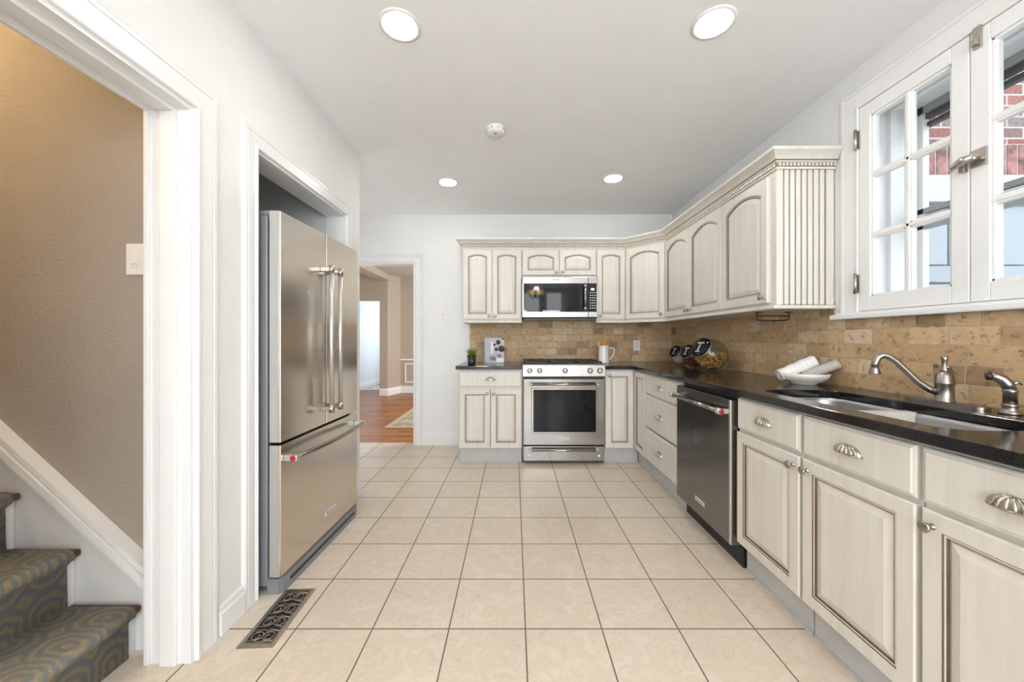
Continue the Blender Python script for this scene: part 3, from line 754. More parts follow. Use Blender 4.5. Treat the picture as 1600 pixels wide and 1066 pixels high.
# ------------------------------------------------------------ UPPERS
UY = 3.733; UX = 1.42; UZ0, UZ1 = 1.345, 2.095
def rail(t, w, d, ends=(0, 0)):
    b = MB(); b.box(-.0, w, -.022, d, UZ0-.022, UZ0-.001, 'cabinet_cream', .006); return b.build('light_rail', t)
def upper(name, loc, rz, w, z0, doors, label, arch=.035, lr=True, d=.305):
    t = empty(name, loc, rz, label, 'cabinet', 'cream upper cabinets'); b = MB(); b.box(0, w, 0, d, z0, UZ1, 'cabinet_cream'); b.build('body', t)
    for x0, x1, k in doors: add_door(t, x0, x1, z0+.016, 2.060, arch, k)
    if lr: rail(t, w, d)
    return t
ud = YB-UY-.012
upper('wall_cabinet', (-.518, UY, 0), 0, .598, UZ0, [(.006, .296, 'rb'), (.300, .592, 'lb')], 'cream two door wall cabinet left of the microwave', .020, d=ud)
t = upper('wall_cabinet', (.082, UY, 0), 0, .748, 1.787, [(.006, .372, 'rb'), (.378, .742, 'lb')], 'short cream two door cabinet above the microwave', .03, False, d=ud)
upper('wall_cabinet', (.832, UY, 0), 0, .294, UZ0, [(.004, .290, 'lb')], 'narrow cream single door wall cabinet right of the microwave', .020, d=ud)
# diagonal corner
dx, dy = UX-1.128, UY-3.425; dl = math.hypot(dx, dy); da = -math.atan2(dy, dx)
t = empty('corner_wall_cabinet', (1.128, UY, 0), da, 'cream diagonal corner wall cabinet with one arched door', 'cabinet', 'cream upper cabinets')
Mi = Matrix.Rotation(-da, 3, 'Z')
def loc2(x, y): v = Mi @ Vector((x-1.128, y-UY, 0)); return (v.x, v.y)
poly = [loc2(1.129, UY), loc2(UX, 3.426), loc2(XR-.012, 3.426), loc2(XR-.012, YB-.012), loc2(1.129, YB-.012)]
b = MB(); b.prism(poly, lambda u, v, h: (u, v, h), UZ0, UZ1, 'cabinet_cream'); b.build('body', t)
b = MB(); b.box(.0, dl, -.022, .0, UZ0-.022, UZ0-.001, 'cabinet_cream', .006); b.build('light_rail', t)
add_door(t, .012, dl-.012, UZ0+.016, 2.060, .04, 'rb')
rd = XR-UX-.012
upper('wall_cabinet', (UX, 3.422, 0), -pi/2, 3.422-2.488, UZ0, [(.004, .464, 'rb'), (.468, .930, 'lb')], 'cream two door wall cabinet beside the diagonal corner cabinet', .05, d=rd)
t = upper('end_wall_cabinet', (UX, 2.486, 0), -pi/2, 2.486-2.013, UZ0, [(.004, .446, 'rb')], 'cream wall cabinet nearest the window with fluted white end panel', .042, d=rd)
# fluted end panel, facing the camera (local x = -y world, local y = x world)
w0 = 2.486-2.013
b = MB()
b.box(w0, w0+.012, .0, rd, UZ0, UZ1, 'glaze')
b.box(w0, w0+.024, -.002, .034, UZ0, UZ1, 'cabinet_cream', .003); b.box(w0, w0+.022, rd-.036, rd+.004, UZ0, UZ1, 'cabinet_cream', .003)
n = 7; a0, a1 = .039, rd-.041; pw = (a1-a0)/n
for k in range(n):
    b.box(w0, w0+.021, a0+k*pw+.0035, a0+(k+1)*pw-.0035, UZ0+.002, UZ1, 'cabinet_cream', .004)
b.build('fluted_panel', t)
b = MB(); b.box(w0-.001, w0+.034, -.022, rd+.004, UZ0-.022, UZ0-.001, 'cabinet_cream', .006); b.build('end_light_rail', t)
# crown
cr = empty('crown_moulding', (.3, UY, UZ1), 0, 'cream crown moulding with dentil trim running along all the wall cabinets', 'crown moulding')
path = [(-.518, YB-.004), (-.518, UY-.001), (1.128, UY-.001), (UX-.001, 3.426), (UX-.001, 1.989), (XR-.004, 1.989)]
Z0 = 2.076
prof = [(w, Z0+(h-Z0)*.82) for w, h in [(0, Z0), (.008, Z0), (.010, Z0+.012), (.006, Z0+.016), (.006, Z0+.040), (.014, Z0+.044), (.016, Z0+.050), (.022, Z0+.056), (.034, Z0+.074), (.052, Z0+.092), (.060, Z0+.098), (.062, Z0+.116), (0, Z0+.116)]]
mm = ['cabinet_cream']*2+['mid_glaze', 'mid_glaze', 'cabinet_cream', 'cabinet_cream', 'mid_glaze']+['cabinet_cream']*6
path = path[::-1]
def flip(path): return path
b = MB()
# outward normal: walk so that outside lies to the right
b.sweep(path[::-1], [(w, h) for w, h in prof], lambda u, v, h: (u, v, h), 'cabinet_cream', mats=mm)
at(b.build('crown_profile'), cr)
b = MB(); P2 = path[::-1]
for i in range(len(P2)-1):
    a = Vector(P2[i]); c = Vector(P2[i+1]); L = (c-a).length; d = (c-a)/L; nn = Vector((d.y, -d.x)); k = int(L/.0185)
    for q in range(k):
        m_ = a+d*((q+.5)*L/k); h = .0050
        pts = [m_-d*h+nn*.005, m_+d*h+nn*.005, m_+d*h+nn*.0125, m_-d*h+nn*.0125]
        b.prism([(p.x, p.y) for p in pts], lambda u, v, h: (u, v, h), Z0+.0155, Z0+.0305, 'cabinet_cream')
at(b.build('dentil_trim'), cr)

# ------------------------------------------------------------ COUNTERTOPS
def countertop(name, poly, label, hole=None):
    b = MB(); b.prism(poly, lambda u, v, h: (u, v, h), .8785, .912, 'granite'); o = b.build(name)
    if hole:
        b = MB(); b.prism(hole, lambda u, v, h: (u, v, h), .8, 1.0, 'granite'); c = b.build('cutter')
        md = o.modifiers.new('h', 'BOOLEAN'); md.object = c; md.operation = 'DIFFERENCE'; md.solver = 'EXACT'
        dg = bpy.context.evaluated_depsgraph_get(); me = bpy.data.meshes.new_from_object(o.evaluated_get(dg))
        o.modifiers.clear(); o.data = me; bpy.data.objects.remove(c)
    md = o.modifiers.new('bev', 'BEVEL'); md.width = .004; md.segments = 2; md.limit_method = 'ANGLE'; md.angle_limit = R(50)
    tag(o, label, 'countertop'); return o
countertop('countertop', [(-.540, 3.405), (.078, 3.405), (.078, YB-.011), (-.540, YB-.011)], 'short black granite countertop left of the range')
SX0, SX1, SK0, SK1 = 1.195, 1.545, 1.00, 1.80
def rrect(x0, x1, y0, y1, r, n=8):
    p = []
    for cx, cy, a in ((x1-r, y1-r, 0), (x0+r, y1-r, 90), (x0+r, y0+r, 180), (x1-r, y0+r, 270)):
        for k in range(n+1): t = R(a+90*k/n); p.append((cx+r*cos(t), cy+r*sin(t)))
    return p
countertop('countertop', [(.848, YB-.011), (.848, 3.405), (1.07, 3.405), (1.10, 3.375), (1.10, .60), (XR-.011, .60), (XR-.011, YB-.011)],
   'long black granite countertop turning the corner and holding the sink', rrect(SX0, SX1, SK0, SK1, .07))
# sink: undermount
def sink():
    b = MB(); prev = None; first = None
    for ins, z in ((-.016, .877), (-.004, .877), (.0, .874), (.004, .86), (.010, .72), (.022, .69), (.05, .68)):
        pts = [(x, y, z) for x, y in rrect(SX0+ins, SX1-ins, SK0+ins, SK1-ins, max(.075-ins*.5, .02))]
        if prev: n = len(pts); b.add(prev+pts, [(k, (k+1) % n, n+(k+1) % n, n+k) for k in range(n)], 'sink_steel', True)
        prev = pts
    b.add(prev, [tuple(range(len(prev)))], 'sink_steel', True)
    return b.build('kitchen_sink')
sk = sink(); m_ = sk.modifiers.new('t', 'SOLIDIFY'); m_.thickness = .0015
tag(sk, 'stainless steel undermount sink in the long black countertop', 'sink')
b = MB(); b.lathe([(.045, 0), (.045, .002), (.03, .003), (.028, .001), (0, .001)], 'nickel', (1.37, 1.4, .682)); d_ = b.build('drain'); d_.parent = sk

# ------------------------------------------------------------ APPLIANCES
def badge(par, x, y, z, w=.075, h=.015, rz=0):
    b = MB(); b.box(x-w/2, x+w/2, y-.002, y, z-h/2, z+h/2, 'light_steel', .0008); b.box(x-w/2+.003, x+w/2-.003, y-.0026, y-.0018, z-h/2+.0025, z+h/2-.0025, 'paper_white')
    o = b.build('badge', par)
    text_mesh('badge_lettering', 'KitchenAid', h*.80, 'plate_text', o, (x, y-.0030, z), (pi/2, 0, 0), .0002, bold=True); return o
# range
RX0, RW = .083, .760
rg = empty('range', (RX0, 3.41, 0), 0, 'stainless steel slide-in gas range between the base cabinets', 'range')
def f(b):
    b.box(.003, RW-.003, .05, .60, .03, .905, 'black_matte'); b.box(.0, .003, .03, .60, .05, .90, 'steel'); b.box(RW-.003, RW, .03, .60, .05, .90, 'steel')
    for x in (.05, RW-.05): b.lathe([(.018, 0), (.018, .03)], 'black_matte', (x, .10, 0), n=12)
    for x in (.05, RW-.05): b.lathe([(.018, 0), (.018, .03)], 'black_matte', (x, .50, 0), n=12)
solo('body', f, rg)
def f(b):   # control panel slanted
    pr = [(-.012, .812), (-.014, .818), (-.002, .918), (.012, .930), (.06, .930), (.06, .812)]
    b.prism(pr, lambda u, v, h: (h, u, v), 0, RW, 'steel')
cp = solo('control_panel', f, rg)
for x in (.063, .155, .39, .622, .712):
    b = MB(); b.lathe([(.026, 0), (.026, .003), (.024, .004)], 'black_matte', axis='-y', n=24)
    b.lathe([(.0215, .003), (.0215, .006), (.020, .022), (.018, .025), (0, .0255)], 'light_steel', axis='-y', n=24)
    b.box(-.003, .003, -.031, -.024, -.018, .018, 'steel', .001)
    o = b.build('control_knob', cp); o.location = (x, -.0085, .868)
def f(b):
    b.box(-.004, RW+.004, .03, .622, .913, .922, 'black_gloss', .003); b.box(0, RW, .56, .622, .922, .936, 'steel', .004)
ck = solo('cooktop', f, rg)
for gx in (.012, .262, .512):
    b = MB(); gw = .236; z = .944
    for x in (gx, gx+gw-.012): b.box(x, x+.012, .07, .55, z-.010, z+.004, 'iron', .002)
    for y in (.07, .30, .538): b.box(gx, gx+gw, y, y+.012, z-.010, z+.004, 'iron', .002)
    b.box(gx+gw/2-.006, gx+gw/2+.006, .07, .55, z-.008, z+.005, 'iron', .002)
    for x in (gx, gx+gw-.012):
        for y in (.07, .538): b.box(x, x+.012, y, y+.012, .9225, z, 'iron')
    g = b.build('grate', ck)
for (x, y) in ((.13, .18), (.13, .42), (.38, .3), (.63, .18), (.63, .42)):
    b = MB(); b.lathe([(.045, .9222), (.045, .928), (.03, .932), (.0, .932)], 'iron', (x, y, 0), n=20); b.build('burner', ck)
def f(b):
    # door frame around window
    X0, X1, Z0, Z1 = .006, RW-.006, .178, .792; a, c, e, g = .100, .672, .303, .688
    prev = None
    for (x0, x1, z0, z1, y) in ((X0, X1, Z0, Z1, .045), (X0, X1, Z0, Z1, .004), (X0+.004, X1-.004, Z0+.004, Z1-.004, 0), (a-.022, c+.022, e-.022, g+.022, 0), (a-.018, c+.018, e-.018, g+.018, -.003), (a-.003, c+.003, e-.003, g+.003, -.003), (a, c, e, g, .003)):
        pts = [(x0, y, z0), (x1, y, z0), (x1, y, z1), (x0, y, z1)]
        if prev: b.add(prev+pts, [(k, (k+1) % 4, 4+(k+1) % 4, 4+k) for k in range(4)], 'steel')
        prev = pts
od = solo('oven_door', f, rg)
b = MB(); b.box(.099, .673, .0031, .006, .302, .689, 'oven_glass'); b.build('oven_window', od)
def handle(par, x0, x1, z, y0, r=.011, off=.05, name='handle', m='steel'):
    b = MB(); b.tube([(x0+.012, y0-off, z), (x1-.012, y0-off, z)], r, m, 16)
    for x in (x0, x1-.026):
        b.tube([(x, y0-off, z), (x+.026, y0-off, z)], r*1.25, 'light_steel', 16)
        b.box(x+.004, x+.022, y0-off, y0, z-.009, z+.009, 'light_steel', .003)
    return b.build(name, par)
handle(od, .062, RW-.062, .745, 0)
badge(od, .38, 0, .238, .095, .022)
def f(b): b.box(.006, RW-.006, .0, .045, .030, .166, 'steel', .004)
dr = solo('warming_drawer', f, rg); handle(dr, .062, RW-.062, .140, 0, .010, .04)
for x in (.055, RW-.055):
    b = MB(); b.lathe([(.0, 0), (.012, .0), (.012, .002), (0, .0022)], 'paper_white', axis='-y', n=16); o = b.build('sticker', dr); o.location = (x, -.0002, .078)
b = MB(); b.box(.003, RW-.003, .01, .05, .794, .811, 'black_matte'); b.build('vent_slot', rg)
# microwave
mw = empty('microwave', (.084, 3.65, 1.365), 0, 'stainless over-the-range microwave hung under the short cabinet', 'microwave')
MWW, MWH = .744, .412
def f(b):
    b.box(.0, MWW, .03, .385, .0, MWH, 'black_matte', .003); b.box(.02, MWW-.02, .06, .36, -.006, .0, 'storm_grey', .002)
solo('body', f, mw)
def f(b):
    b.box(.0, .652, .0, .03, .345, MWH, 'steel', .003); b.box(.0, .652, 0, .03, .012, .066, 'steel', .003)
    b.box(0, .012, .001, .03, .066, .345, 'steel'); b.box(.012, .652, .002, .03, .066, .345, 'black_gloss')
md = solo('door', f, mw)
b = MB(); b.box(.075, .545, .0008, .0019, .095, .300, 'mesh_window' if 'mesh_window' in MATS else 'grey_glass' if 'grey_glass' in MATS else 'black_gloss'); b.build('window', md)
b = MB(); b.tube([(.615, -.045, .085), (.615, -.045, .325)], .010, 'steel', 14)
for z in (.083, .305):
    b.tube([(.615, -.045, z), (.615, -.045, z+.022)], .0125, 'light_steel', 14); b.box(.607, .623, -.045, .001, z+.004, z+.018, 'light_steel', .002)
b.build('handle', md)
badge(md, .335, 0, .382, .085, .017)
b = MB(); b.box(.20, .37, -.0002, .0019, .068, .078, 'paper_white'); b.box(.012, .04, -.0002, .0019, .070, .082, 'paper_white'); b.build('sticker', md)
def f(b):
    b.box(.654, MWW, .0, .03, .345, MWH, 'steel', .003); b.box(.654, MWW, 0, .03, .012, .066, 'steel', .003); b.box(.654, MWW-.008, .002, .03, .066, .345, 'black_gloss'); b.box(MWW-.008, MWW, .001, .03, .066, .345, 'steel')
mc = solo('control_panel', f, mw)
b = MB(); b.box(.680, .712, .0008, .0019, .278, .298, 'display'); b.build('display', mc)
for r_ in range(7):
    for c_ in range(3):
        b = MB(); b.box(-.006, .006, -.001, 0, -.0035, .0035, 'light_steel', .0004); o = b.build('button', mc); o.location = (.674+c_*.022, .0018, .255-r_*.0255)
# dishwasher (local x = toward camera)
dwy = 2.489; DW = 2.489-1.858
dw = empty('dishwasher', (1.108, dwy, 0), -pi/2, 'dark stainless dishwasher between the drawer cabinet and sink cabinets', 'dishwasher')
def f(b):
    b.box(.008, DW-.008, .04, .60, .10, .874, 'black_matte'); b.box(.008, DW-.008, .055, .58, .0, .10, 'black_matte')
solo('body', f, dw)
def f(b): b.box(.006, DW-.006, -.012, .038, .115, .852, 'dishwasher_steel', .005); b.box(DW-.022, DW-.0065, -.0128, .03, .117, .850, 'light_steel', .002)
dd = solo('door', f, dw)
b = MB(); b.tube([(.03, -.055, .79), (DW-.03, -.055, .79)], .011, 'steel', 16)
for x in (.018, DW-.052):
    b.tube([(x, -.055, .79), (x+.034, -.055, .79)], .0165, 'light_steel', 16); b.box(x+.006, x+.028, -.055, -.010, .778, .802, 'light_steel', .003)
hd = b.build('handle', dd)
b = MB(); M_ = Matrix.Rotation(pi/2, 3, 'Y')
b.lathe([(0, 0), (.013, 0), (.013, .002), (0, .003)], 'red_enamel', (DW-.0175, -.055, .79), M=M_, n=20); b.lathe([(.0145, -.002), (.0145, .0012), (.013, .0018)], 'light_steel', (DW-.0178, -.055, .79), M=M_, n=20); b.build('medallion', hd)
# small front facing medallion where handle meets bracket
badge(dd, DW*.50, -.0122, .205, .11, .026)
# refrigerator: local x toward +y world
fr = empty('refrigerator', (-1.060, 1.672, 0), R(90-1.5), 'stainless french door refrigerator with bottom freezer in the left alcove', 'refrigerator')
FW = .775
def f(b):
    b.box(.004, FW-.004, .062, .66, .03, 1.725, 'grey_plastic', .006); b.box(.01, FW-.01, .05, .07, .08, 1.70, 'black_matte')
    b.box(.01, .09, .015, .20, 1.7255, 1.75, 'grey_plastic', .006); b.box(FW-.09, FW-.01, .015, .20, 1.7255, 1.75, 'grey_plastic', .006)
solo('body', f, fr)
def f(b):
    pr = [(0, .06), (0, .008), (.02, -.004), (.06, -.008), (FW-.06, -.008), (FW-.02, -.004), (FW, .008), (FW, .06)]
    b.prism(pr, lambda u, v, h: (u, v, h), .0, .070, 'grey_plastic')
    b.box(.06, FW-.06, -.0085, -.0078, .03, .045, 'black_matte')
solo('base_grille', f, fr)
def frdoor(name, x0, x1, z0, z1):
    b = MB(); n = 10; pts = []
    for k in range(n+1):       # gently bowed front
        x = x0+.004+(x1-x0-.008)*k/n; pts.append((x, -.0))
    out = [(x0, .049), (x0, .012), (x0+.0015, .003)]+pts+[(x1-.0015, .003), (x1, .012), (x1, .049)]
    b.prism(out, lambda u, v, h: (u, v, h), z0, z1, 'fridge_steel')
    for xa, ea in ((x0, abs(x0) < .01), (x1, abs(x1-FW) < .01)):
        b.box(xa-.0008, xa+.0008, .004 if not ea else .010, .0495, z0+.001, z1-.001, 'light_steel' if ea else 'black_matte')  # black inner edges paint the shade of the gap between doors
    return b.build(name, fr)
dA = frdoor('left_door', .0, FW/2-.003, .690, 1.742); dB = frdoor('right_door', FW/2+.003, FW, .690, 1.742); dC = frdoor('freezer_drawer', 0, FW, .078, .676)
for par, x in ((dA, FW/2-.048), (dB, FW/2+.048)):
    b = MB(); b.tube([(x, -.058, .775), (x, -.058, 1.545)], .0115, 'light_steel', 16)
    for z in (.760, 1.520):
        b.tube([(x, -.058, z), (x, -.058, z+.040)], .0145, 'steel', 16); b.box(x-.011, x+.011, -.058, .0, z+.008, z+.032, 'steel', .003)
    b.build('handle', par)
b = MB(); pts = []
for k in range(13):
    t_ = k/12; pts.append((.03+(FW-.06)*t_, -.050-.030*sin(pi*t_), .612))
b.tube(pts, .0115, 'steel', 16)
for x in (.022, FW-.052): b.box(x, x+.03, -.062, .0, .598, .626, 'light_steel', .004)
hd = b.build('handle', dC)
b = MB(); b.lathe([(.0, 0), (.0135, 0), (.0135, .002), (.009, .003), (0, .003)], 'red_enamel', n=20, M=Matrix.Rotation(-pi/2, 3, 'Y')); o = b.build('medallion', hd); o.location = (.0215, -.045, .612)
badge(dC, FW*.56, 0, .185, .13, .026)

# ------------------------------------------------------------ FAUCET
FXX, FYY = 1.635, 1.40; ZT = .9125
fa = empty('faucet', (FXX, FYY, ZT), 0, 'brushed nickel kitchen faucet with curved spout behind the sink', 'faucet')
b = MB(); b.prism(rrect(-.028, .028, -.13, .13, .027), lambda u, v, h: (u, v, h), 0, .010, 'faucet_nickel'); autosmooth(b.build('deck_plate', fa))
b = MB(); b.lathe([(.029, .010), (.029, .014), (.026, .018), (.026, .075), (.028, .078), (.028, .084), (.026, .088), (.024, .110), (.015, .122), (.010, .126), (0, .126)], 'faucet_nickel'); b.build('valve_body', fa)
b = MB(); b.lathe([(.012, .124), (.013, .130), (.008, .140), (.006, .152), (.009, .165), (.011, .175), (.009, .183), (0, .186)], 'faucet_nickel', n=16); b.tube([(0, 0, .145), (.016, -.01, .135)], [.008, .004], 'faucet_nickel'); b.build('lever', fa)
E = Vector((1.455, 1.475, 0))-Vector((FXX, FYY, 0))
spl = [(0.10, .045), (.22, .055), (.40, .085), (.58, .130), (.72, .162), (.84, .180), (.93, .183), (1.0, .172), (1.04, .150), (1.045, .132)]
b = MB(); b.tube([(E.x*t_, E.y*t_, z) for t_, z in spl], [.014, .0125, .0115, .011, .0112, .0115, .012, .012, .012, .012], 'faucet_nickel', 16)
b.lathe([(.013, .134), (.016, .128), (.0145, .122), (.019, .112), (.0185, .108), (.0, .108)], 'faucet_nickel', (E.x*1.045, E.y*1.045, 0)); b.build('spout', fa)
sp = empty('side_sprayer', (1.640, 1.218, ZT), 0, 'brushed nickel side sprayer standing right of the faucet', 'sprayer')
b = MB(); b.lathe([(.030, 0), (.029, .006), (.022, .012), (.019, .022), (.022, .028), (.022, .034), (.018, .036)], 'faucet_nickel'); b.build('base', sp)
b = MB(); b.lathe([(.0185, .036), (.0185, .075), (.021, .080), (.019, .086)], 'faucet_nickel'); b.tube([(0, 0, .083), (-.006, .005, .105), (-.016, .012, .120), (-.030, .020, .128), (-.042, .027, .129)], [.017, .019, .017, .014, .012], 'faucet_nickel', 14)
b.tube([(-.040, .026, .129), (-.050, .032, .128)], [.0145, .013], 'bronze', 14)
b.tube([(.002, 0, .10), (.018, -.008, .112), (.026, -.014, .102)], [.008, .006, .003], 'faucet_nickel'); b.build('spray_head', sp); sp.scale = (.88, .88, .95)

# ------------------------------------------------------------ BOWL AND TOWELS
BX, BY = 1.595, 2.03
b = MB(); b.lathe([(.055, 0), (.060, .002), (.062, .008), (.095, .022), (.112, .042), (.117, .062), (.112, .062), (.106, .042), (.09, .027), (.055, .014), (0, .012)], 'ceramic', n=40)
bo = b.build('shallow_bowl'); bo.location = (BX, BY, ZT); bo.scale = (1, 1, 1); tag(bo, 'shallow white ceramic bowl of rolled towels on the granite by the window', 'bowl')
def towel(name, m, c, ang, tilt, L, r, label, stripes=None):
    b = MB(); n = 28; vs = []; fs = []; segs = 16
    # spiral roll section extruded along its axis
    sec = []
    for k in range(64):
        a = k/63*2*pi*2.6; rr = r*(.30+.70*k/63); sec.append((rr*cos(a), rr*sin(a)*.86))
    for j in range(segs+1):
        x = -L/2+L*j/segs; w = 1+.04*sin(j*1.3)
        if j in (0, segs): w *= .97
        for (p, q) in sec: vs.append((x+.002*sin(p*200), p*w, q*w))
    K = len(sec)
    i0 = b.mi(m)
    for j in range(segs):
        for k in range(K-1):
            fs.append((j*K+k, j*K+k+1, (j+1)*K+k+1, (j+1)*K+k))
    b.add(vs, fs, m, True)
    if stripes:
        i1 = b.mi(stripes); b.bm.faces.ensure_lookup_table()
        for fi, f_ in enumerate(b.bm.faces):
            j = fi//(K-1)
            if j in (3, 5, 10, 12): f_.material_index = i1
    o = b.build(name, recalc=False); sm = o.modifiers.new('t', 'SOLIDIFY'); sm.thickness = .006; sm.offset = 0
    o.location = c; o.rotation_euler = (0, tilt, ang); tag(o, label, 'towel', 'rolled towels in the bowl'); return o
towel('rolled_towel', 'towel_white', (BX-.022, BY+.022, ZT+.083), R(-12), R(-27), .19, .040, 'white rolled towel with faint stripes, left in the shallow bowl', 'paper_white')
towel('rolled_towel', 'towel_grey', (BX+.055, BY-.042, ZT+.078), R(-20), R(-24), .17, .031, 'speckled grey rolled towel, right in the shallow bowl')

# ------------------------------------------------------------ JARS
def jar(x, y, s, label, cont, clabel, ccat):
    t = empty('storage_jar', (x, y, ZT), 0, label, 'jar', 'slanted glass jars on the counter')
    ax = Vector((-.80, -.30, .50)).normalized()
    z = ax; xx = Vector((0, 0, 1)).cross(z).normalized(); yy = z.cross(xx); M = Matrix((xx, yy, z)).transposed()
    cz = .105*s; c = Vector((0, 0, cz))
    b = MB(); prof = []
    for k in range(15):
        a = -pi/2+(pi/2+.90)*k/14; prof.append((.105*s*cos(a), .105*s*sin(a)))
    prof += [(.064*s, .085*s), (.064*s, .094*s)]
    vs = []; n = 32
    for r_, h in prof:
        for k in range(n):
            a = 2*pi*k/n; p = c+M @ Vector((r_*cos(a), r_*sin(a), h)); p.z = max(p.z, .0015+.006*s*(1 if p.z < 0 else 0)); vs.append(tuple(p))
    fs = [(j*n+k, j*n+(k+1) % n, (j+1)*n+(k+1) % n, (j+1)*n+k) for j in range(len(prof)-1) for k in range(n)]
    b.add(vs, fs, 'jar_glass', True); b.build('glass_body', t)
    b = MB(); b.lathe([(.060*s, .090*s), (.069*s, .091*s), (.070*s, .104*s), (.066*s, .108*s), (.04*s, .109*s), (0, .1095*s)], 'black_gloss', tuple(c), n=32, M=M)
    b.lathe([(.0695*s, .090*s), (.0715*s, .092*s), (.0715*s, .097*s), (.0695*s, .099*s)], 'light_steel', tuple(c), n=32, M=M); b.build('lid', t)
    q = (z.to_track_quat('Z', 'Y')).to_euler()
    # raised T-shaped clasp
    b = MB()
    for (a0, a1, b0, b1) in ((-.005, .005, -.035, .025), (-.026, .026, .022, .031), (-.018, .018, -.042, -.035)):
        P = [c+M @ Vector((u*s, v*s, h)) for h in (.1092*s, .115*s) for u, v in ((a0, b0), (a1, b0), (a1, b1), (a0, b1))]
        b.add([tuple(p) for p in P], [(3, 2, 1, 0), (4, 5, 6, 7), (0, 1, 5, 4), (1, 2, 6, 5), (2, 3, 7, 6), (3, 0, 4, 7)], 'light_steel')
    b.build('lid_handle', t)
    # contents
    rnd = random.Random(int(s*100)); b = MB(); R0 = .099*s
    if cont == 'flour':
        prof = []
        for k in range(12):
            a = -pi/2+(pi/2+.05)*k/11; prof.append((R0*cos(a), max(R0*sin(a), -.097*s)))
        prof += [(R0*.6, .012*s), (0, .02*s)]
        b.lathe(prof, 'flour', (0, 0, cz), n=28)
    else:
        N_ = 300
        for i in range(N_):
            while True:
                p = Vector((rnd.uniform(-1, 1), rnd.uniform(-1, 1), rnd.uniform(-1, .12)))
                if .35 < p.length < .93: break
            p = p*R0; p.z = max(p.z, -.095*s)
            d = Vector((rnd.gauss(0, 1), rnd.gauss(0, 1), rnd.gauss(0, .6))).normalized()
            if cont == 'pasta':
                L = .016; pp = [Vector((0, 0, cz))+p-d*L, Vector((0, 0, cz))+p, Vector((0, 0, cz))+p+d*L*.9+Vector((0, 0, .003))]
                pp = [Vector((0, 0, cz))+(v_-Vector((0, 0, cz))).normalized()*min((v_-Vector((0, 0, cz))).length, .097*s) for v_ in pp]
                for v_ in pp: v_.z = max(v_.z, .008)
                b.tube([tuple(v_) for v_ in pp], .0052, 'pasta', 6)
            else:
                o_ = Vector((0, 0, cz))+p
                b.lathe([(.0, -.006), (.006, -.003), (.007, 0), (.006, .003), (0, .006)], 'berry', tuple(o_), n=7)
    o = b.build(ccat); o.location = (x, y, ZT); tag(o, clabel, ccat, None, 'stuff')
jar(1.575, 3.47, .86, 'slanted glass jar of pale flour deepest in the corner', 'flour', 'pale flour filling the jar deepest in the corner', 'flour')
jar(1.55, 3.17, .92, 'slanted glass jar of red snacks in the middle of three jars', 'berry', 'dark red snacks inside the middle glass jar', 'snacks')
jar(1.555, 2.915, 1.18, 'largest slanted glass jar, full of pasta, nearest the sink', 'pasta', 'golden pasta tubes inside the largest glass jar', 'pasta')

# ------------------------------------------------------------ PITCHER, UTENSILS
PX, PY = .925, 3.80
pt = empty('pitcher', (PX, PY, ZT), 0, 'white ceramic pitcher holding wooden utensils beside the range', 'pitcher')
b = MB(); b.lathe([(.0, 0), (.056, 0), (.060, .004), (.058, .012), (.055, .02), (.054, .09), (.050, .15), (.051, .168), (.056, .180), (.053, .180), (.048, .168), (.047, .15), (.050, .09), (.050, .02), (0, .012)], 'ceramic', n=32)
b.add([(-.046, -.012, .166), (-.046, .012, .166), (-.070, 0, .183), (-.05, -.016, .179), (-.05, .016, .179)], [(0, 2, 3), (0, 1, 2), (1, 4, 2), (3, 2, 4)], 'ceramic'); b.build('jug', pt)
b = MB(); b.tube([(.048, 0, .145), (.070, 0, .160), (.096, 0, .158), (.112, 0, .135), (.108, 0, .105), (.09, 0, .07), (.068, 0, .045), (.053, 0, .035)], .0065, 'ceramic', 12); b.build('handle', pt)
def utensil(name, dx, tx, ty, kind, label):
    b = MB(); L = .155
    b.tube([(0, 0, 0), (0, 0, L)], [.005, .006], 'wood_tool', 8)
    if kind == 'spoon':
        vs = []; 
        out = [(.026*sin(2*pi*k/20), .038*cos(2*pi*k/20)+L+.035) for k in range(20)]
        b.prism(out, lambda u, v, h: (u, h+ (abs(u)/.026)**2*-.005, v), -.003, .003, 'wood_tool')
    else:
        out = [(-.008, L-.005), (.008, L-.005), (.024, L+.03), (.027, L+.075), (-.027, L+.078), (-.024, L+.03)]
        if kind == 'slot':
            b.prism([(-.008, L-.005), (.008, L-.005), (.022, L+.02), (-.022, L+.02)], lambda u, v, h: (u, h, v), -.003, .003, 'wood_tool')
            for a in (-.0225, -.0085, .0055, .0165): b.box(a, a+.006+.003*(a < 0), -.003, .003, L+.019, L+.068, 'wood_tool')
            b.prism([(-.0225, L+.066), (.0225, L+.066), (.025, L+.078), (-.026, L+.08)], lambda u, v, h: (u, h, v), -.003, .003, 'wood_tool')
        else: b.prism(out, lambda u, v, h: (u, h, v), -.003, .003, 'wood_tool')
    o = b.build(name); o.location = (PX+dx, PY, ZT+.018); o.rotation_euler = (tx, ty, 0); tag(o, label, 'utensil', 'wooden utensils in the pitcher')
utensil('wooden_spoon', -.012, 0, R(-13), 'spoon', 'wooden spoon leaning left in the white pitcher')
utensil('wooden_spatula', .0, R(4), R(2), 'flat', 'flat wooden spatula upright in the middle of the pitcher')
utensil('slotted_spatula', .012, R(-5), R(12), 'slot', 'slotted wooden spatula leaning right in the white pitcher')

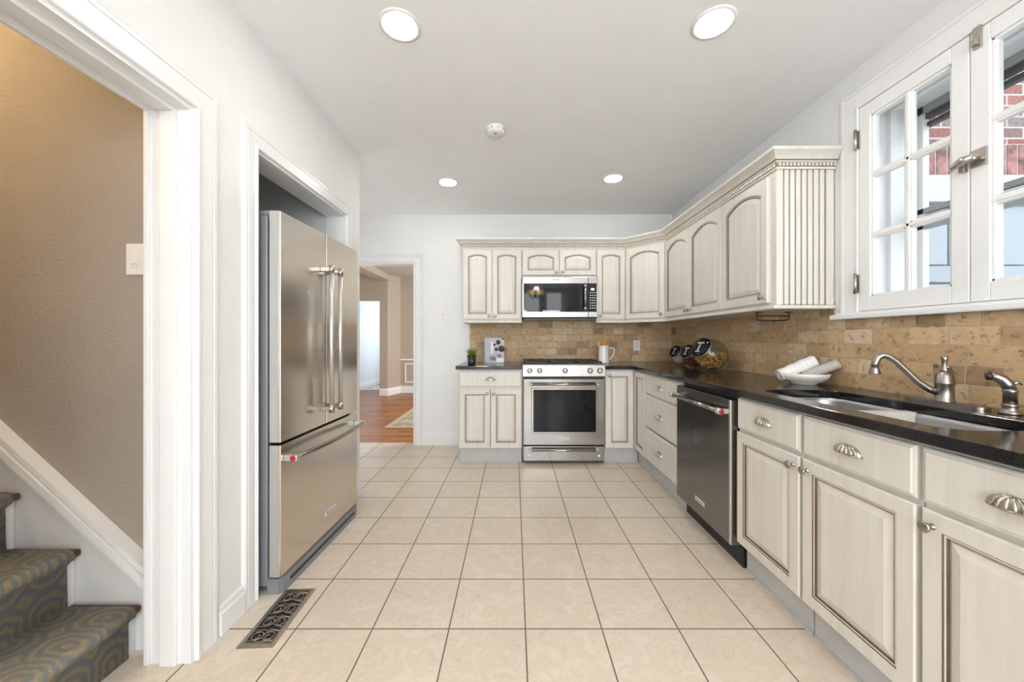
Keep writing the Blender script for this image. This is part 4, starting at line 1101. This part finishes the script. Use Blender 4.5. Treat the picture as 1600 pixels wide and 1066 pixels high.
# ------------------------------------------------------------ PLANT, BOOK
pp = empty('potted_grass', (-.405, 3.53, ZT), 0, 'small green grass plant in a black pot on the left countertop', 'potted plant')
b = MB(); b.lathe([(.0, 0), (.034, 0), (.036, .003), (.044, .095), (.040, .095), (.034, .08)], 'pot_black', n=24); b.lathe([(.0, .079), (.038, .08)], 'soil', n=20); b.build('pot', pp)
b = MB(); rnd = random.Random(3)
for i in range(120):
    a = rnd.uniform(0, 2*pi); r0 = rnd.uniform(0, .028); l = rnd.uniform(.05, .10); sp_ = rnd.uniform(.1, 1)*(.085); w = .0022
    p0 = Vector((r0*cos(a), r0*sin(a), .078)); dirn = Vector((cos(a), sin(a), 0)); sd = Vector((-sin(a), cos(a), 0))
    P = [p0, p0+dirn*sp_*.35+Vector((0, 0, l*.55)), p0+dirn*sp_+Vector((0, 0, l))]
    b.add([tuple(P[0]-sd*w), tuple(P[0]+sd*w), tuple(P[1]+sd*w*1.2), tuple(P[1]-sd*w*1.2), tuple(P[2])], [(0, 1, 2, 3), (3, 2, 4)], 'leaf')
gl = b.build('grass_blades', pp, recalc=False); gl['kind'] = 'stuff'
bk = empty('cookbook', (-.305, 3.80, ZT), R(-4), 'grey and white cookbook propped against the backsplash beside the plant', 'book')
b = MB(); b.box(0, .205, 0, .002, 0, .262, 'paper', .0008); b.box(0, .205, .018, .020, 0, .262, 'paper', .0008); b.box(0, .004, 0, .02, 0, .262, 'paper'); cv = b.build('cover', bk)
b = MB(); b.box(.005, .2, .0025, .0175, .004, .258, 'paper_white'); b.build('pages', bk)
b = MB()
for (x, z, r_) in ((.145, .215, .024), (.178, .148, .033), (.105, .190, .013), (.125, .142, .018), (.192, .250, .010)):
    b.lathe([(0, 0), (r_, 0), (r_, .0006), (0, .0006)], 'paper_brown', (x, -.0002, z), axis='-y', n=22)
b.box(.06, .12, -.0008, -.0001, .028, .068, 'paper_grey'); b.box(.126, .2, -.0008, -.0001, .010, .052, 'paper_white'); b.box(.135, .175, -.0008, -.0001, .06, .095, 'paper_grey')
b.box(.07, .09, -.0006, -.0001, .10, .22, 'paper_white'); b.build('cover_picture', bk)

# ------------------------------------------------------------ WALL PLATES, PAPER HOLDER, DETECTOR, LIGHTS, REGISTER
def plate(name, loc, rz, w, h, kind, label, cat):
    t = empty(name, loc, rz, label, cat)
    b = MB(); b.box(-w/2, w/2, -.006, -.0005, -h/2, h/2, 'white_plastic', .002); b.build('cover_plate', t)
    b = MB()
    if kind == 'rocker':
        b.box(-.017, .017, -.008, -.0062, -.034, .034, 'white_plastic', .0008); b.box(-.013, .013, -.0105, -.008, -.029, .029, 'white_plastic', .0015); b.box(-.013, .013, -.0106, -.0104, -.020, -.018, 'storm_grey'); b.build('rocker', t)
    elif kind == 'toggle':
        b.box(-.006, .006, -.008, -.0062, -.013, .013, 'white_plastic'); b.box(-.004, .004, -.020, -.006, -.004, .010, 'white_plastic', .001); b.build('toggle', t)
    else:
        for z in (-.02, .02):
            b.box(-.0155, .0155, -.0075, -.0062, z-.014, z+.014, 'white_plastic', .001); b.box(-.007, -.004, -.0078, -.0074, z-.004, z+.006, 'black_matte'); b.box(.004, .007, -.0078, -.0074, z-.004, z+.006, 'black_matte'); b.box(-.002, .002, -.0078, -.0074, z-.011, z-.007, 'black_matte')
        b.build('socket', t)
    return t
plate('light_switch', (-1.422, 1.39, 1.46), 0, .070, .117, 'rocker', 'white rocker light switch on the taupe stairwell wall', 'light switch')
plate('light_switch', (-.778, YB, 1.535), 0, .072, .112, 'toggle', 'white toggle switch right of the dining doorway, above the outlet', 'light switch')
plate('wall_outlet', (-.772, YB, 1.405), 0, .072, .112, 'outlet', 'white outlet below the toggle switch beside the dining doorway', 'outlet')
plate('wall_outlet', (1.345, YB-.010, 1.09), 0, .075, .115, 'outlet', 'white outlet on the travertine backsplash right of the pitcher', 'outlet')
ph = empty('paper_towel_holder', (1.55, 2.2, UZ0-.022), 0, 'dark wire paper towel holder under the cabinet nearest the window', 'towel holder')
b = MB()
z1 = -.045
b.tube([(-.075, .03, -.001), (-.082, .03, -.018), (-.08, .03, z1), (-.06, .03, z1-.006), (.08, .02, z1-.006), (.105, .02, z1+.002), (.108, .02, -.012), (.10, .02, -.001)], .0045, 'bronze', 10)
b.tube([(-.07, .03, -.022), (.1, .02, -.024)], .004, 'bronze', 10); b.build('wire_frame', ph)
b = MB(); b.box(-.09, -.055, .015, .045, -.004, -.0002, 'bronze', .001); b.box(.085, .12, .005, .035, -.004, -.0002, 'bronze', .001); b.build('mounting_plate', ph)
sd = empty('smoke_detector', (-.12, 2.40, ZC), 0, 'round white smoke detector in the middle of the ceiling', 'smoke detector')
b = MB(); b.lathe([(.066, -.0005), (.066, -.010), (.060, -.012), (.058, -.026), (.050, -.036), (.020, -.040), (0, -.040)], 'white_plastic', n=36); b.build('housing', sd)
b = MB(); b.lathe([(0, -.041), (.010, -.041), (.010, -.0405)], 'storm_grey', (.0, -.02, 0), n=14)
for k in range(10):
    a = 2*pi*k/10; b.box(.0595*cos(a)-.004, .0595*cos(a)+.004, .0595*sin(a)-.004, .0595*sin(a)+.004, -.022, -.016, 'storm_grey')
b.build('vents', sd)
for x, y, l in ((-.498, 1.61, 'large round recessed light in the ceiling nearest the stair doorway'), (.865, 1.597, 'large round recessed light in the ceiling nearest the sink window'),
                (-.576, 3.22, 'small looking far recessed ceiling light near the dining doorway'), (.846, 3.144, 'far recessed ceiling light in front of the corner cabinets')):
    t = empty('recessed_light', (x, y, ZC), 0, l, 'ceiling light', 'recessed ceiling lights')
    b = MB(); b.lathe([(.070, -.0006), (.090, -.0006), (.090, -.003), (.078, -.006), (.072, -.004), (.070, -.0006)], 'white_plastic', n=40); b.build('trim_ring', t)
    b = MB(); b.lathe([(0, -.0035), (.0715, -.0035)], 'lamp_glow', n=40); b.build('lens', t)
# floor register
rw, rl_ = .135, .335
rgx = empty('floor_register', (-.980, 1.545, 0), R(2.2), 'antique bronze scrollwork floor vent cover on the tiles near the fridge', 'floor vent')
b = MB()
mpF = lambda u, v, h: (u, v, h)
b.sweep([(-rw/2+.019, -rl_/2+.024), (-rw/2+.019, rl_/2-.024), (rw/2-.019, rl_/2-.024), (rw/2-.019, -rl_/2+.024)], [(0, .002), (0, .0065), (-.010, .0065), (-.019, .003), (-.019, .0003), (0, .0003)], mpF, 'register_metal', closed=True)
b.build('frame', rgx)
b = MB(); b.box(-rw/2+.018, rw/2-.018, -rl_/2+.023, rl_/2-.023, .0004, .0018, 'black_matte'); b.build('damper', rgx)
b = MB(); H = .0048
def flat(pts, r=.0026): b.tube([(x, y, H) for x, y in pts], r, 'register_metal', 6)
iw, il = rw/2-.019, rl_/2-.024
for k in range(4):
    yc = -il+.036+k*(2*il-.072)/3
    for sx in (-1, 1):
        pts = []
        for q in range(27):
            a = q/26*2*pi*1.18; r_ = .0235*(1-.66*q/26); pts.append((sx*(.0235-(r_)*cos(a)*1.0)*1.0, yc-.006+r_*sin(a)*1.15))
        flat([(min(max(x, -iw), iw), y) for x, y in pts])
    flat([(-iw, yc-.030), (-.018, yc-.024), (0, yc-.012), (.018, yc-.024), (iw, yc-.030)], .0022)
    flat([(-iw*.98, yc+.02), (-.014, yc+.028), (0, yc+.020), (.014, yc+.028), (iw*.98, yc+.02)], .0022)
for sy in (-1, 1): flat([(-iw, sy*(il-.012)), (0, sy*(il-.004)), (iw, sy*(il-.012))], .002)
b.build('scrollwork', rgx)
# end panel cut off by the right edge of the photo
b = MB(); b.box(1.0615, 1.73, .700, .772, .0005, .2, 'trim_paint'); b.bm.free()
# rugs
b = MB(); b.box(-1.69, .6, 4.79, 7.3, .0005, .010, 'rug_border', .003); r0 = b.build('area_rug'); tag(r0, 'patterned beige rug on the dining room hardwood', 'rug')
b = MB(); b.box(-1.61, .52, 4.87, 7.22, .0102, .0125, 'rug_field'); o = b.build('rug_field', r0)
b = MB(); b.box(-3.42, -2.5, 8.3, 9.1, .0005, .012, 'rug_far', .003); tag(b.build('area_rug'), 'small grey rug on the floor of the far front room', 'rug')

# chandelier over the breakfast table behind the camera (seen mirrored in the microwave glass)
chd = empty('chandelier', (.50, -1.3, ZC), 0, 'dark metal chandelier with warm shades hanging behind the viewer', 'chandelier')
b = MB(); b.lathe([(.06, -.0005), (.06, -.01), (.02, -.03), (.008, -.04), (.008, -.30), (.03, -.32), (.035, -.36), (.012, -.40), (0, -.41)], 'bronze'); b.build('stem', chd)
for k in range(5):
    a = 2*pi*k/5+.3; ca, sa = cos(a), sin(a)
    b = MB(); b.tube([(.02*ca, .02*sa, -.36), (.07*ca, .07*sa, -.42), (.13*ca, .13*sa, -.40), (.15*ca, .15*sa, -.34)], .007, 'bronze', 8); b.lathe([(.03, -.345), (.03, -.338), (0, -.336)], 'bronze', (.15*ca, .15*sa, 0), n=14); ar = b.build('arm', chd)
    b = MB(); b.lathe([(.022, -.335), (.045, -.30), (.055, -.25), (.06, -.235)], 'bulb_glow', (.15*ca, .15*sa, 0), n=18); b.build('shade', ar)
pl_ = bpy.data.lights.new('chandelier_light', 'POINT'); pl_.energy = 26; pl_.color = (1, .94, .87); pl_.shadow_soft_size = .04
po = bpy.data.objects.new('chandelier_light', pl_); C.objects.link(po); po.location = (.52, -1.3, ZC-.2)
